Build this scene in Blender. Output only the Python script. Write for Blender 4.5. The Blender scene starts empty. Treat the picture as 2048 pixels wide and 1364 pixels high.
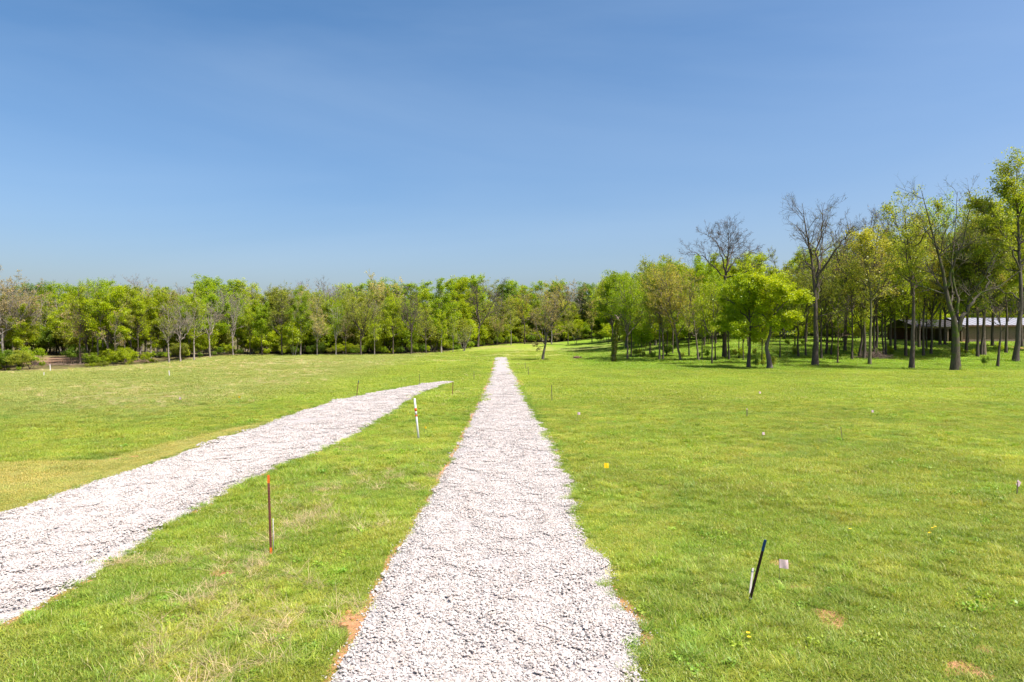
import bpy, math, random
import numpy as np

# ------------------------------------------------------------------ camera, sky, sun, exposure
SC = bpy.context.scene
COL = SC.collection
F = 1365.0                    # focal length in photo pixels (2048 wide)
EYE = 4.4                     # drone height above the field
PITCH = math.atan(12 / F)
cam_d = bpy.data.cameras.new('camera')
cam_d.sensor_width = 36.0
cam_d.lens = 36.0 * F / 2048.0
cam_d.clip_start = 0.1
cam_d.clip_end = 6000
cam = bpy.data.objects.new('camera', cam_d)
cam.location = (0, 0, EYE)
cam.rotation_euler = (math.radians(90) - PITCH, 0, 0)
COL.objects.link(cam)
SC.camera = cam

SUN_AZ = math.radians(118)    # clockwise from the view direction (+Y)
SUN_EL = math.radians(59)
world = bpy.data.worlds.new('World')
SC.world = world
world.use_nodes = True
wn = world.node_tree
wn.nodes.clear()
w_out = wn.nodes.new('ShaderNodeOutputWorld')
w_bg = wn.nodes.new('ShaderNodeBackground')
w_sky = wn.nodes.new('ShaderNodeTexSky')
w_sky.sky_type = 'NISHITA'
w_sky.sun_disc = False
w_sky.sun_elevation = SUN_EL
w_sky.sun_rotation = SUN_AZ
w_sky.altitude = 150
w_sky.air_density = 1.0
w_sky.dust_density = 3.0
w_sky.ozone_density = 4.0
w_bg.inputs['Strength'].default_value = 0.076
w_hs = wn.nodes.new('ShaderNodeHueSaturation')
w_hs.inputs['Saturation'].default_value = 1.08
w_gm = wn.nodes.new('ShaderNodeGamma'); w_gm.inputs[1].default_value = 1.12
wn.links.new(w_sky.outputs[0], w_gm.inputs[0]); wn.links.new(w_gm.outputs[0], w_hs.inputs['Color'])
# thin high cirrus, the same all round the sky
w_tc = wn.nodes.new('ShaderNodeTexCoord'); w_mp = wn.nodes.new('ShaderNodeMapping'); w_nz = wn.nodes.new('ShaderNodeTexNoise'); w_mr = wn.nodes.new('ShaderNodeMapRange'); w_mx = wn.nodes.new('ShaderNodeMix')
w_mp.inputs['Rotation'].default_value = (0.25, 0.35, 0.4); w_mp.inputs['Scale'].default_value = (0.6, 1.5, 3.2)
w_nz.inputs['Scale'].default_value = 1.1; w_nz.inputs['Detail'].default_value = 6; w_nz.inputs['Roughness'].default_value = 0.55; w_nz.inputs['Distortion'].default_value = 0.6
w_mr.inputs[1].default_value = 0.42; w_mr.inputs[2].default_value = 0.85; w_mr.inputs[3].default_value = 0.0; w_mr.inputs[4].default_value = 0.2
w_mx.data_type = 'RGBA'; w_mx.inputs[7].default_value = (4.4, 5.4, 6.6, 1)
wn.links.new(w_tc.outputs['Generated'], w_mp.inputs['Vector']); wn.links.new(w_mp.outputs[0], w_nz.inputs['Vector']); wn.links.new(w_nz.outputs['Fac'], w_mr.inputs[0])
wn.links.new(w_mr.outputs[0], w_mx.inputs[0]); # the camera's colour response to the sky: a steeper red
w_sc = wn.nodes.new('ShaderNodeSeparateColor'); w_cc = wn.nodes.new('ShaderNodeCombineColor'); w_pw = wn.nodes.new('ShaderNodeMath'); w_ml = wn.nodes.new('ShaderNodeMath')
w_pw.operation = 'POWER'; w_pw.inputs[1].default_value = 1.22; w_ml.operation = 'MULTIPLY'; w_ml.inputs[1].default_value = 0.86
wn.links.new(w_hs.outputs[0], w_sc.inputs[0]); wn.links.new(w_sc.outputs[0], w_pw.inputs[0]); wn.links.new(w_pw.outputs[0], w_ml.inputs[0])
wn.links.new(w_ml.outputs[0], w_cc.inputs[0]); wn.links.new(w_sc.outputs[1], w_cc.inputs[1]); wn.links.new(w_sc.outputs[2], w_cc.inputs[2])
wn.links.new(w_cc.outputs[0], w_mx.inputs[6]); wn.links.new(w_mx.outputs[2], w_bg.inputs['Color'])
wn.links.new(w_bg.outputs[0], w_out.inputs['Surface'])

sun_d = bpy.data.lights.new('sun', 'SUN')
sun_d.energy = 4.6
sun_d.angle = math.radians(0.55)
sun_d.color = (1.0, 0.96, 0.90)
sun = bpy.data.objects.new('sun', sun_d)
sun.rotation_euler = (math.radians(90) - SUN_EL, 0, math.pi - SUN_AZ)
sun.location = (60, -20, 80)
COL.objects.link(sun)

SC.view_settings.view_transform = 'Standard'
SC.view_settings.look = 'None'
SC.view_settings.gamma = 1.0
SC.view_settings.use_curve_mapping = False
SC.view_settings.exposure = 1.0
SC.cycles.max_bounces = 8
SC.cycles.transparent_max_bounces = 4
SC.cycles.use_denoising = True

rng = np.random.default_rng(7)

# ------------------------------------------------------------------ small maths
def ss(a, b, x):
    t = np.clip((np.asarray(x, float) - a) / (b - a), 0, 1)
    return t * t * (3 - 2 * t)

def _h(ix, iy, s):
    n = (ix.astype(np.int64) * 374761393 + iy.astype(np.int64) * 668265263 + s * 974711) & 0x7fffffff
    n = ((n ^ (n >> 13)) * 1274126177) & 0x7fffffff
    return ((n ^ (n >> 16)) & 0xffff) / 65535.0

def noise(x, y, s=0):
    x = np.asarray(x, float); y = np.asarray(y, float)
    ix = np.floor(x); iy = np.floor(y)
    fx = x - ix; fy = y - iy
    fx = fx * fx * (3 - 2 * fx); fy = fy * fy * (3 - 2 * fy)
    a = _h(ix, iy, s); b = _h(ix + 1, iy, s); c = _h(ix, iy + 1, s); d = _h(ix + 1, iy + 1, s)
    return (a * (1 - fx) + b * fx) * (1 - fy) + (c * (1 - fx) + d * fx) * fy

def fbm(x, y, s=0, o=3):
    v = 0; a = 0.5; t = 0
    for i in range(o):
        v = v + a * noise(x * 2 ** i, y * 2 ** i, s + i * 17); t += a; a *= 0.5
    return v / t

def zf(x, y):
    """height of the field"""
    x = np.asarray(x, float); y = np.asarray(y, float)
    z = 3.3 * ss(88, 152, y) * ss(12, 48, x)
    z = z + 2.0 * ss(140, 235, y) * ss(-45, 8, x)
    z = z - 1.3 * ss(-42, -78, x) * (1 - ss(118, 150, y)) * ss(35, 90, y)
    z = z + 0.5 * ss(200, 420, y)
    z = z + (fbm(x / 14, y / 14, 3) - 0.5) * 0.28 * ss(14, 40, np.hypot(x, y)) + (fbm(x / 2.3, y / 2.3, 9) - 0.5) * 0.07
    return z

def at(px, py):
    """the point of the field seen at photo pixel px, py"""
    dx = (px - 1024) / F; dv = -(py - 682) / F
    dy = math.cos(PITCH) + dv * math.sin(PITCH); dz = dv * math.cos(PITCH) - math.sin(PITCH)
    lo, hi = 4.0, 5.0
    while hi < 900:
        if EYE + hi * dz < float(zf(dx * hi, dy * hi)): break
        lo = hi; hi *= 1.02
    for _ in range(30):
        m = (lo + hi) / 2
        if EYE + m * dz < float(zf(dx * m, dy * m)): hi = m
        else: lo = m
    x, y = dx * hi, dy * hi
    return x, y, float(zf(x, y))

def xyz_at(px, py, Y):
    """the point at depth Y behind photo pixel px, py"""
    dv = -(py - 682) / F
    dy = math.cos(PITCH) + dv * math.sin(PITCH); dz = dv * math.cos(PITCH) - math.sin(PITCH)
    k = Y / dy
    return (px - 1024) / F * k, Y, EYE + dz * k

# ------------------------------------------------------------------ mesh helpers
def mk_mesh(name, V, faces, mats=(), smooth=False, attrs=None, midx=None):
    """V (n,3); faces: list of int arrays (m,3) or (m,4)"""
    me = bpy.data.meshes.new(name)
    V = np.asarray(V, np.float32)
    me.vertices.add(len(V)); me.vertices.foreach_set('co', V.ravel())
    faces = [np.asarray(f, np.int32) for f in faces if len(f)]
    loops = np.concatenate([f.ravel() for f in faces])
    tot = np.concatenate([np.full(len(f), f.shape[1], np.int32) for f in faces])
    start = np.concatenate([[0], np.cumsum(tot)[:-1]]).astype(np.int32)
    me.loops.add(len(loops)); me.loops.foreach_set('vertex_index', loops)
    me.polygons.add(len(tot)); me.polygons.foreach_set('loop_start', start); me.polygons.foreach_set('loop_total', tot)
    if midx is not None: me.polygons.foreach_set('material_index', np.asarray(midx, np.int32))
    me.polygons.foreach_set('use_smooth', np.full(len(tot), bool(smooth)))
    for m in mats: me.materials.append(m)
    for k, v in (attrs or {}).items():
        v = np.asarray(v, np.float32)
        if v.ndim == 1:
            a = me.attributes.new(k, 'FLOAT', 'POINT'); a.data.foreach_set('value', v)
        else:
            a = me.attributes.new(k, 'FLOAT_COLOR', 'POINT')
            a.data.foreach_set('color', np.concatenate([v, np.ones((len(v), 1), np.float32)], 1).ravel())
    me.update(calc_edges=True)
    return me

def obj(name, me, parent=None, loc=None, color=None, **props):
    o = bpy.data.objects.new(name, me)
    COL.objects.link(o)
    if parent is not None: o.parent = parent
    if loc is not None: o.location = loc
    if color is not None: o.color = (*color, 1)
    for k, v in props.items(): o[k] = v
    return o

class MB:
    """collects shapes into one mesh"""
    def __init__(s): s.V = []; s.Q = []; s.T = []; s.n = 0
    def add(s, V, Q=(), T=()):
        V = np.asarray(V, float).reshape(-1, 3)
        if len(Q): s.Q.append(np.asarray(Q, int).reshape(-1, 4) + s.n)
        if len(T): s.T.append(np.asarray(T, int).reshape(-1, 3) + s.n)
        s.V.append(V); s.n += len(V)
    def box(s, c, h, rz=0.0, tilt=None):
        c = np.asarray(c, float); h = np.asarray(h, float)
        v = np.array([[i, j, k] for i in (-1, 1) for j in (-1, 1) for k in (-1, 1)], float) * h
        if rz:
            R = np.array([[math.cos(rz), -math.sin(rz), 0], [math.sin(rz), math.cos(rz), 0], [0, 0, 1]]); v = v @ R.T
        s.add(v + c, [[0, 1, 3, 2], [4, 6, 7, 5], [0, 4, 5, 1], [2, 3, 7, 6], [0, 2, 6, 4], [1, 5, 7, 3]])
    def tube(s, P, R, sides=8, cap=True):
        P = np.asarray(P, float)[None]; R = np.asarray(R, float)[None]
        V, Q = tubes(P, R, sides)
        n = len(V)
        if cap:
            V = np.concatenate([V, P[0, :1], P[0, -1:]])
            k = P.shape[1]
            T = [[n, (i + 1) % sides, i] for i in range(sides)] + [[n + 1, (k - 1) * sides + i, (k - 1) * sides + (i + 1) % sides] for i in range(sides)]
            s.add(V, Q, T)
        else: s.add(V, Q)
    def mesh(s, name, mat, smooth=False):
        f = []
        if s.Q: f.append(np.concatenate(s.Q))
        if s.T: f.append(np.concatenate(s.T))
        return mk_mesh(name, np.concatenate(s.V), f, [mat], smooth)

def unit(v): return v / np.maximum(np.linalg.norm(v, axis=-1, keepdims=True), 1e-9)

def tubes(P, R, sides):
    N, K, _ = P.shape
    T = np.gradient(P, axis=1) if K > 1 else P
    T = unit(T)
    m = unit(T.mean(1))
    ref = np.where(np.abs(m[:, 2:3]) > 0.9, np.array([[1.0, 0, 0]]), np.array([[0, 0, 1.0]]))
    u = unit(np.cross(T, ref[:, None, :])); v = np.cross(T, u)
    a = np.arange(sides) * 2 * math.pi / sides
    V = P[:, :, None, :] + R[:, :, None, None] * (np.cos(a)[None, None, :, None] * u[:, :, None, :] + np.sin(a)[None, None, :, None] * v[:, :, None, :])
    n = np.arange(N)[:, None, None]; k = np.arange(K - 1)[None, :, None]; s = np.arange(sides)[None, None, :]
    b = (n * K + k) * sides; s2 = (s + 1) % sides
    Q = np.stack([b + s, b + s2, b + sides + s2, b + sides + s], -1).reshape(-1, 4)
    return V.reshape(-1, 3), Q

# ------------------------------------------------------------------ materials
def mat(name):
    m = bpy.data.materials.new(name); m.use_nodes = True
    nt = m.node_tree; nt.nodes.clear()
    out = nt.nodes.new('ShaderNodeOutputMaterial')
    return m, nt, out

class NT:
    def __init__(s, nt): s.t = nt
    def n(s, typ, **kw):
        x = s.t.nodes.new(typ)
        for k, v in kw.items(): setattr(x, k, v)
        return x
    def l(s, a, b): s.t.links.new(a, b)
    def val(s, x, inp):
        if isinstance(x, (int, float)): inp.default_value = x
        elif isinstance(x, tuple): inp.default_value = x if len(x) == len(inp.default_value) else (*x, 1)
        else: s.l(x, inp)
    def math(s, op, a, b=0.0, clamp=False):
        x = s.n('ShaderNodeMath', operation=op, use_clamp=clamp); s.val(a, x.inputs[0]); s.val(b, x.inputs[1]); return x.outputs[0]
    def mix(s, f, a, b, blend='MIX'):
        x = s.n('ShaderNodeMix', data_type='RGBA', blend_type=blend, clamp_factor=True)
        s.val(f, x.inputs[0]); s.val(a, x.inputs[6]); s.val(b, x.inputs[7]); return x.outputs[2]
    def noise(s, vec, scale, detail=2.0, rough=0.5):
        x = s.n('ShaderNodeTexNoise'); x.inputs['Scale'].default_value = scale; x.inputs['Detail'].default_value = detail; x.inputs['Roughness'].default_value = rough
        if vec is not None: s.l(vec, x.inputs['Vector'])
        return x.outputs['Fac']
    def ramp(s, f, lo, hi, a=0.0, b=1.0):
        x = s.n('ShaderNodeMapRange', clamp=True); s.val(f, x.inputs[0]); x.inputs[1].default_value = lo; x.inputs[2].default_value = hi
        x.inputs[3].default_value = a; x.inputs[4].default_value = b; return x.outputs[0]
    def attr(s, name, typ='GEOMETRY'):
        return s.n('ShaderNodeAttribute', attribute_name=name, attribute_type=typ)
    def pos(s): return s.n('ShaderNodeNewGeometry').outputs['Position']
    def objco(s): return s.n('ShaderNodeTexCoord').outputs['Object']
    def bsdf(s, out, color, rough=0.8, spec=0.3, bump=None, bstr=0.5, bdist=0.02, metallic=0.0):
        p = s.n('ShaderNodeBsdfPrincipled')
        s.val(color, p.inputs['Base Color']); s.val(rough, p.inputs['Roughness']); s.val(spec, p.inputs['Specular IOR Level']); s.val(metallic, p.inputs['Metallic'])
        if bump is not None:
            b = s.n('ShaderNodeBump'); b.inputs['Strength'].default_value = bstr; b.inputs['Distance'].default_value = bdist
            s.l(bump, b.inputs['Height']); s.l(b.outputs[0], p.inputs['Normal'])
        s.l(p.outputs[0], out.inputs['Surface']); return p

def simple(name, color, rough=0.7, vary=0.25, scale=12.0, spec=0.3, bump=0.3, metallic=0.0):
    m, nt, out = mat(name); g = NT(nt)
    f = g.noise(g.objco(), scale, 4)
    k = g.ramp(f, 0.3, 0.7, 1 - vary, 1 + vary)
    x = g.n('ShaderNodeVectorMath', operation='SCALE'); x.inputs[0].default_value = color; g.l(k, x.inputs['Scale'])
    g.bsdf(out, x.outputs[0], rough, spec, f, bump, 0.005, metallic)
    return m

def leafy_shader(g, out, col, trans=0.4):
    d = g.n('ShaderNodeBsdfDiffuse'); t = g.n('ShaderNodeBsdfTranslucent'); gl = g.n('ShaderNodeBsdfGlossy')
    gl.inputs['Roughness'].default_value = 0.45
    gl.inputs['Color'].default_value = (0.8, 0.85, 0.75, 1)
    g.val(col, d.inputs['Color'])
    g.l(g.mix(1.0, col, (1.1, 1.08, 0.5), 'MULTIPLY'), t.inputs['Color'])
    m1 = g.n('ShaderNodeMixShader'); m1.inputs[0].default_value = trans
    g.l(d.outputs[0], m1.inputs[1]); g.l(t.outputs[0], m1.inputs[2])
    m2 = g.n('ShaderNodeMixShader'); m2.inputs[0].default_value = 0.025
    g.l(m1.outputs[0], m2.inputs[1]); g.l(gl.outputs[0], m2.inputs[2])
    g.l(m2.outputs[0], out.inputs['Surface'])

def foliage_mat():
    m, nt, out = mat('foliage'); g = NT(nt)
    oi = g.n('ShaderNodeObjectInfo')
    r = g.attr('rnd').outputs['Fac']
    c = g.mix(g.ramp(r, 0, 1, 0, 1), (0.78, 0.82, 0.8), (1.35, 1.25, 1.1))
    col = g.mix(1.0, oi.outputs['Color'], c, 'MULTIPLY')
    leafy_shader(g, out, col, 0.56)
    return m

def foliage_inst_mat():
    m, nt, out = mat('foliage_scattered'); g = NT(nt)
    t = g.attr('tint', 'INSTANCER').outputs['Color']
    r = g.attr('rnd').outputs['Fac']
    c = g.mix(g.ramp(r, 0, 1, 0, 1), (0.78, 0.82, 0.8), (1.35, 1.25, 1.1))
    leafy_shader(g, out, g.mix(1.0, t, c, 'MULTIPLY'), 0.56)
    return m

def grass_mat():
    m, nt, out = mat('grass_blades'); g = NT(nt)
    t = g.attr('tint', 'INSTANCER').outputs['Color']
    r = g.attr('rnd').outputs['Fac']
    c = g.mix(r, (0.66, 0.74, 0.75), (1.5, 1.36, 1.4))
    col = g.mix(1.0, t, c, 'MULTIPLY')
    dry = g.ramp(r, 0.90, 0.93, 0, 0.7)
    col = g.mix(dry, col, (0.42, 0.34, 0.17))
    leafy_shader(g, out, col, 0.42)
    return m

def bark_mat(name, moss=0.0):
    m, nt, out = mat(name); g = NT(nt)
    co = g.objco()
    mp = g.n('ShaderNodeMapping'); mp.inputs['Scale'].default_value = (9, 9, 1.6); g.l(co, mp.inputs['Vector'])
    f = g.noise(mp.outputs[0], 1.0, 5, 0.65)
    big = g.noise(co, 0.7, 2)
    c = g.mix(g.ramp(f, 0.3, 0.7), (0.55, 0.55, 0.55), (1.35, 1.35, 1.35))
    col = g.mix(1.0, g.n('ShaderNodeObjectInfo').outputs['Color'], c, 'MULTIPLY')
    col = g.mix(g.ramp(big, 0.45, 0.7, 0, 0.22), col, (0.16, 0.155, 0.13))
    if moss > 0:
        mo = g.noise(co, 1.1, 3, 0.6)
        col = g.mix(g.ramp(mo, 0.62 - 0.35 * moss, 0.72 - 0.35 * moss), col, (0.075, 0.11, 0.015))
    g.bsdf(out, col, 0.9, 0.15, f, 0.9, 0.06)
    return m

M_LEAF = foliage_mat(); M_LEAFI = foliage_inst_mat(); M_GRASS = grass_mat()
M_BARK = bark_mat('bark'); M_MOSSY = bark_mat('mossy_bark', 0.3)

def bark_inst():
    m, nt, out = mat('bark_scattered'); g = NT(nt)
    f = g.noise(g.pos(), 3.0, 3)
    g.bsdf(out, g.mix(f, (0.05, 0.042, 0.034), (0.16, 0.145, 0.125)), 0.9, 0.15)
    return m
M_BARKI = bark_inst()

def ground_mat():
    m, nt, out = mat('meadow'); g = NT(nt)
    p = g.pos()
    big = g.noise(p, 0.09, 4, 0.6); mid = g.noise(p, 0.7, 4, 0.6); fine = g.noise(p, 9.0, 5, 0.7)
    mp = g.n('ShaderNodeMapping'); mp.inputs['Scale'].default_value = (1, 1, 1); g.l(p, mp.inputs['Vector'])
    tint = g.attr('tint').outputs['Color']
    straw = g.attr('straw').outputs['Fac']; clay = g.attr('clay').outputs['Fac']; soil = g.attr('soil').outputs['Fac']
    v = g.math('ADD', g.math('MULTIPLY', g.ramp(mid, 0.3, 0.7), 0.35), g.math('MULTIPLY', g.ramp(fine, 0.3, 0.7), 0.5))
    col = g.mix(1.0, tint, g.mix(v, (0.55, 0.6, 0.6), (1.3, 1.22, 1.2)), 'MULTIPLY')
    sm = g.math('MULTIPLY', g.ramp(g.math('ADD', mid, g.math('MULTIPLY', g.math('SUBTRACT', fine, 0.5), 0.8)), 0.35, 0.72), straw)
    col = g.mix(sm, col, (0.30, 0.24, 0.12))
    # bare soil between the blades where real grass stands on it
    col = g.mix(g.math('MULTIPLY', soil, 0.55), col, g.mix(fine, (0.045, 0.045, 0.02), (0.12, 0.11, 0.045)))
    cm = g.ramp(g.math('ADD', clay, g.math('MULTIPLY', g.math('SUBTRACT', fine, 0.5), 0.9)), 0.45, 0.6)
    col = g.mix(cm, col, g.mix(fine, (0.30, 0.14, 0.055), (0.50, 0.30, 0.16)))
    lit = g.attr('litter').outputs['Fac']
    lm = g.ramp(g.math('ADD', lit, g.math('MULTIPLY', g.math('SUBTRACT', mid, 0.5), 0.9)), 0.45, 0.6)
    col = g.mix(lm, col, g.mix(fine, (0.13, 0.075, 0.045), (0.36, 0.25, 0.16)))
    h = g.math('ADD', g.math('MULTIPLY', fine, 1.0), g.math('MULTIPLY', mid, 1.6))
    g.bsdf(out, col, 0.95, 0.1, h, 0.8, 0.12)
    return m

def gravel_mat():
    m, nt, out = mat('gravel_bed'); g = NT(nt)
    p = g.pos()
    vo = g.n('ShaderNodeTexVoronoi'); vo.inputs['Scale'].default_value = 17.0; g.l(p, vo.inputs['Vector'])
    sep = g.n('ShaderNodeSeparateColor'); g.l(vo.outputs['Color'], sep.inputs[0])
    big = g.noise(p, 0.8, 4, 0.6)
    c = g.mix(g.ramp(sep.outputs[0], 0, 1), (0.28, 0.272, 0.26), (0.43, 0.42, 0.40))
    c = g.mix(g.ramp(vo.outputs['Distance'], 0.45, 0.8, 0, 0.6), c, (0.2, 0.185, 0.17))
    c = g.mix(g.ramp(big, 0.5, 0.85, 0, 0.5), c, (0.33, 0.285, 0.235))
    h = g.ramp(vo.outputs['Distance'], 0.0, 0.8, 1, 0)
    g.bsdf(out, c, 0.9, 0.2, h, 0.6, 0.04)
    return m

def stone_mat():
    m, nt, out = mat('crushed_limestone'); g = NT(nt)
    r = g.attr('rnd').outputs['Fac']
    f = g.noise(g.objco(), 60, 3)
    cr = g.n('ShaderNodeValToRGB'); e = cr.color_ramp; e.interpolation = 'LINEAR'
    e.elements[0].position = 0.0; e.elements[0].color = (0.17, 0.165, 0.165, 1)
    e.elements[1].position = 1.0; e.elements[1].color = (0.56, 0.54, 0.52, 1)
    for pos, c in ((0.1, (0.29, 0.28, 0.275, 1)), (0.22, (0.40, 0.355, 0.315, 1)), (0.36, (0.42, 0.405, 0.39, 1)), (0.7, (0.49, 0.47, 0.45, 1))):
        x = e.elements.new(pos); x.color = c
    g.l(r, cr.inputs[0])
    c = g.mix(1.0, cr.outputs[0], g.mix(f, (0.70, 0.70, 0.675), (1.02, 1.02, 0.985)), 'MULTIPLY')
    mp = g.n('ShaderNodeMapping'); mp.inputs['Scale'].default_value = (2.2, 0.1, 1.0); g.l(g.pos(), mp.inputs['Vector'])
    dust = g.noise(mp.outputs[0], 1.0, 4, 0.6)                # dusty wheel tracks run along the drive
    c = g.mix(g.ramp(dust, 0.42, 0.72, 0, 0.3), c, (0.37, 0.335, 0.295))
    g.bsdf(out, c, 0.85, 0.25)
    return m
M_GROUND = ground_mat(); M_GRAVEL = gravel_mat(); M_STONE = stone_mat()

# ------------------------------------------------------------------ scattering (geometry nodes, for uncountable stuff)
def proto(me):
    """a source shape that is not itself part of the scene"""
    return bpy.data.objects.new(me.name, me)

def scatter(name, P, rot, scl, idx, tint, protos, parent=None, **props):
    n = len(P)
    me = bpy.data.meshes.new(name)
    me.vertices.add(n); me.vertices.foreach_set('co', np.asarray(P, np.float32).ravel())
    a = me.attributes.new('rot', 'FLOAT_VECTOR', 'POINT'); a.data.foreach_set('vector', np.asarray(rot, np.float32).ravel())
    a = me.attributes.new('scl', 'FLOAT_VECTOR', 'POINT'); a.data.foreach_set('vector', np.asarray(scl, np.float32).ravel())
    a = me.attributes.new('idx', 'INT', 'POINT'); a.data.foreach_set('value', np.asarray(idx, np.int32))
    a = me.attributes.new('tint', 'FLOAT_COLOR', 'POINT')
    a.data.foreach_set('color', np.concatenate([np.asarray(tint, np.float32), np.ones((n, 1), np.float32)], 1).ravel())
    o = obj(name, me, parent, **props)
    ng = bpy.data.node_groups.new(name + '_scatter', 'GeometryNodeTree')
    ng.interface.new_socket('Geometry', in_out='INPUT', socket_type='NodeSocketGeometry')
    ng.interface.new_socket('Geometry', in_out='OUTPUT', socket_type='NodeSocketGeometry')
    N = ng.nodes; L = ng.links
    gi = N.new('NodeGroupInput'); go = N.new('NodeGroupOutput')
    jn = N.new('GeometryNodeJoinGeometry')
    for p in reversed(protos):                       # joined in reverse: the last link comes first
        oi = N.new('GeometryNodeObjectInfo'); oi.inputs['Object'].default_value = p; oi.inputs['As Instance'].default_value = False
        g2 = N.new('GeometryNodeGeometryToInstance'); L.new(oi.outputs['Geometry'], g2.inputs[0]); L.new(g2.outputs[0], jn.inputs[0])
    ip = N.new('GeometryNodeInstanceOnPoints'); ip.inputs['Pick Instance'].default_value = True
    def na(nm, dt):
        x = N.new('GeometryNodeInputNamedAttribute'); x.data_type = dt; x.inputs['Name'].default_value = nm; return x.outputs[0]
    er = N.new('FunctionNodeEulerToRotation'); L.new(na('rot', 'FLOAT_VECTOR'), er.inputs[0])
    L.new(gi.outputs[0], ip.inputs['Points']); L.new(jn.outputs[0], ip.inputs['Instance'])
    L.new(na('idx', 'INT'), ip.inputs['Instance Index']); L.new(er.outputs[0], ip.inputs['Rotation']); L.new(na('scl', 'FLOAT_VECTOR'), ip.inputs['Scale'])
    L.new(ip.outputs[0], go.inputs[0])
    md = o.modifiers.new('scatter', 'NODES'); md.node_group = ng
    return o

# ------------------------------------------------------------------ layout of the roads and ground cover
_ml = np.array([(-10, -2.5), (5, -2.35), (8.65, -2.31), (10.2, -2.27), (13, -2.33), (16.7, -2.25), (20.7, -2.18), (28.6, -2.07), (44.5, -2.09), (60, -2.15), (80, -2.35), (110, -2.9), (138, -3.4)])
_mr = np.array([(-10, 1.7), (5, 1.5), (8.65, 1.56), (10.5, 1.80), (12.8, 1.76), (15.4, 1.60), (19.4, 1.86), (24.5, 1.72), (33.4, 1.49), (46.2, .95), (57, .67), (70.7, .31), (88, -.13), (110, -.6), (138, -1.15)])
_sl = np.array([(-6, -13.2), (8, -12.7), (16.7, -12.5), (20.7, -12.4), (30, -12.3), (38, -12.0), (45, -11.6), (50, -10.5), (55, -9.3), (60, -7.9), (64.5, -6.2)])
_sr = np.array([(-6, -8.6), (8, -8.0), (10.35, -7.77), (14, -7.85), (20.7, -7.95), (25, -7.5), (30, -7.0), (38, -6.75), (45, -6.75), (55, -6.5), (60, -6.0), (64.5, -5.5)])
def main_edges(y):
    y = np.asarray(y, float)
    l = np.interp(y, _ml[:, 0], _ml[:, 1]) + (fbm(y / 1.1, y * 0 + 3.3, 21) - 0.5) * 0.16
    r = np.interp(y, _mr[:, 0], _mr[:, 1]) + (fbm(y / 1.3, y * 0 + 8.3, 22) - 0.5) * 0.55
    return l, r
def side_edges(y):
    y = np.asarray(y, float)
    l = np.interp(y, _sl[:, 0], _sl[:, 1]) + (fbm(y / 1.6, y * 0 + 1.3, 23) - 0.5) * 0.35
    r = np.interp(y, _sr[:, 0], _sr[:, 1]) + (fbm(y / 1.4, y * 0 + 5.3, 24) - 0.5) * 0.45
    return l, r
def on_main(x, y, m=0.0):
    l, r = main_edges(y); return (x > l - m) & (x < r + m) & (y < 138 + m)
def on_side(x, y, m=0.0):
    l, r = side_edges(y); return (x > l - m) & (x < r + m) & (y < 64.5 + m)

def blobs(x, y, lst):
    v = np.zeros(np.shape(x))
    for (px, py, rx, ry) in lst:
        cx, cy, _ = at(px, py)
        k = F / cy
        rxm = rx / k; rym = max(ry / k * cy / EYE, rxm * 0.4)
        v = np.maximum(v, np.exp(-(((x - cx) / rxm) ** 2 + ((y - cy) / rym) ** 2)))
    return v

def mown(x, y):
    lim = np.interp(y, [0, 14, 20, 23.5, 24.2, 27.3, 31.6, 35.7, 37], [-60, -60, -40, -22, -14.9, -14.6, -13.8, -12.3, -12.0])
    return ss(0.0, 0.5, x - lim) * (x < side_edges(y)[0]) * (y < 37)

CLAY = [(690, 1235, 24, 24), (1215, 1060, 8, 8), (1885, 1335, 85, 34), (1665, 1240, 44, 24), (1600, 1178, 28, 10), (1850, 1190, 30, 8), (1560, 1125, 20, 8), (1900, 776, 60, 2.5), (1530, 1035, 24, 6),
        (445, 1145, 24, 8), (960, 752, 5, 3), (1042, 764, 6, 7), (966, 776, 5, 5), (255, 915, 30, 4), (410, 860, 40, 4), (720, 880, 16, 3), (880, 757, 22, 2), (700, 808, 14, 2), (1960, 1300, 30, 10), (1740, 1290, 20, 8)]
STRAW = [(590, 1035, 85, 46), (400, 1205, 75, 46), (470, 1175, 60, 24), (560, 1080, 50, 20), (650, 990, 40, 20), (300, 1310, 60, 20), (955, 713, 40, 2.2), (500, 1140, 60, 22), (850, 850, 18, 8), (905, 790, 10, 8),
         (1150, 700, 120, 3), (1260, 700, 70, 4), (60, 790, 120, 5), (300, 745, 120, 3), (560, 725, 200, 3), (200, 768, 120, 5), (1540, 795, 60, 3), (1740, 748, 24, 1.6), (1100, 1030, 10, 6), (900, 720, 60, 2)]
SOFT = [(1150, 715, 60, 3)]

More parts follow.
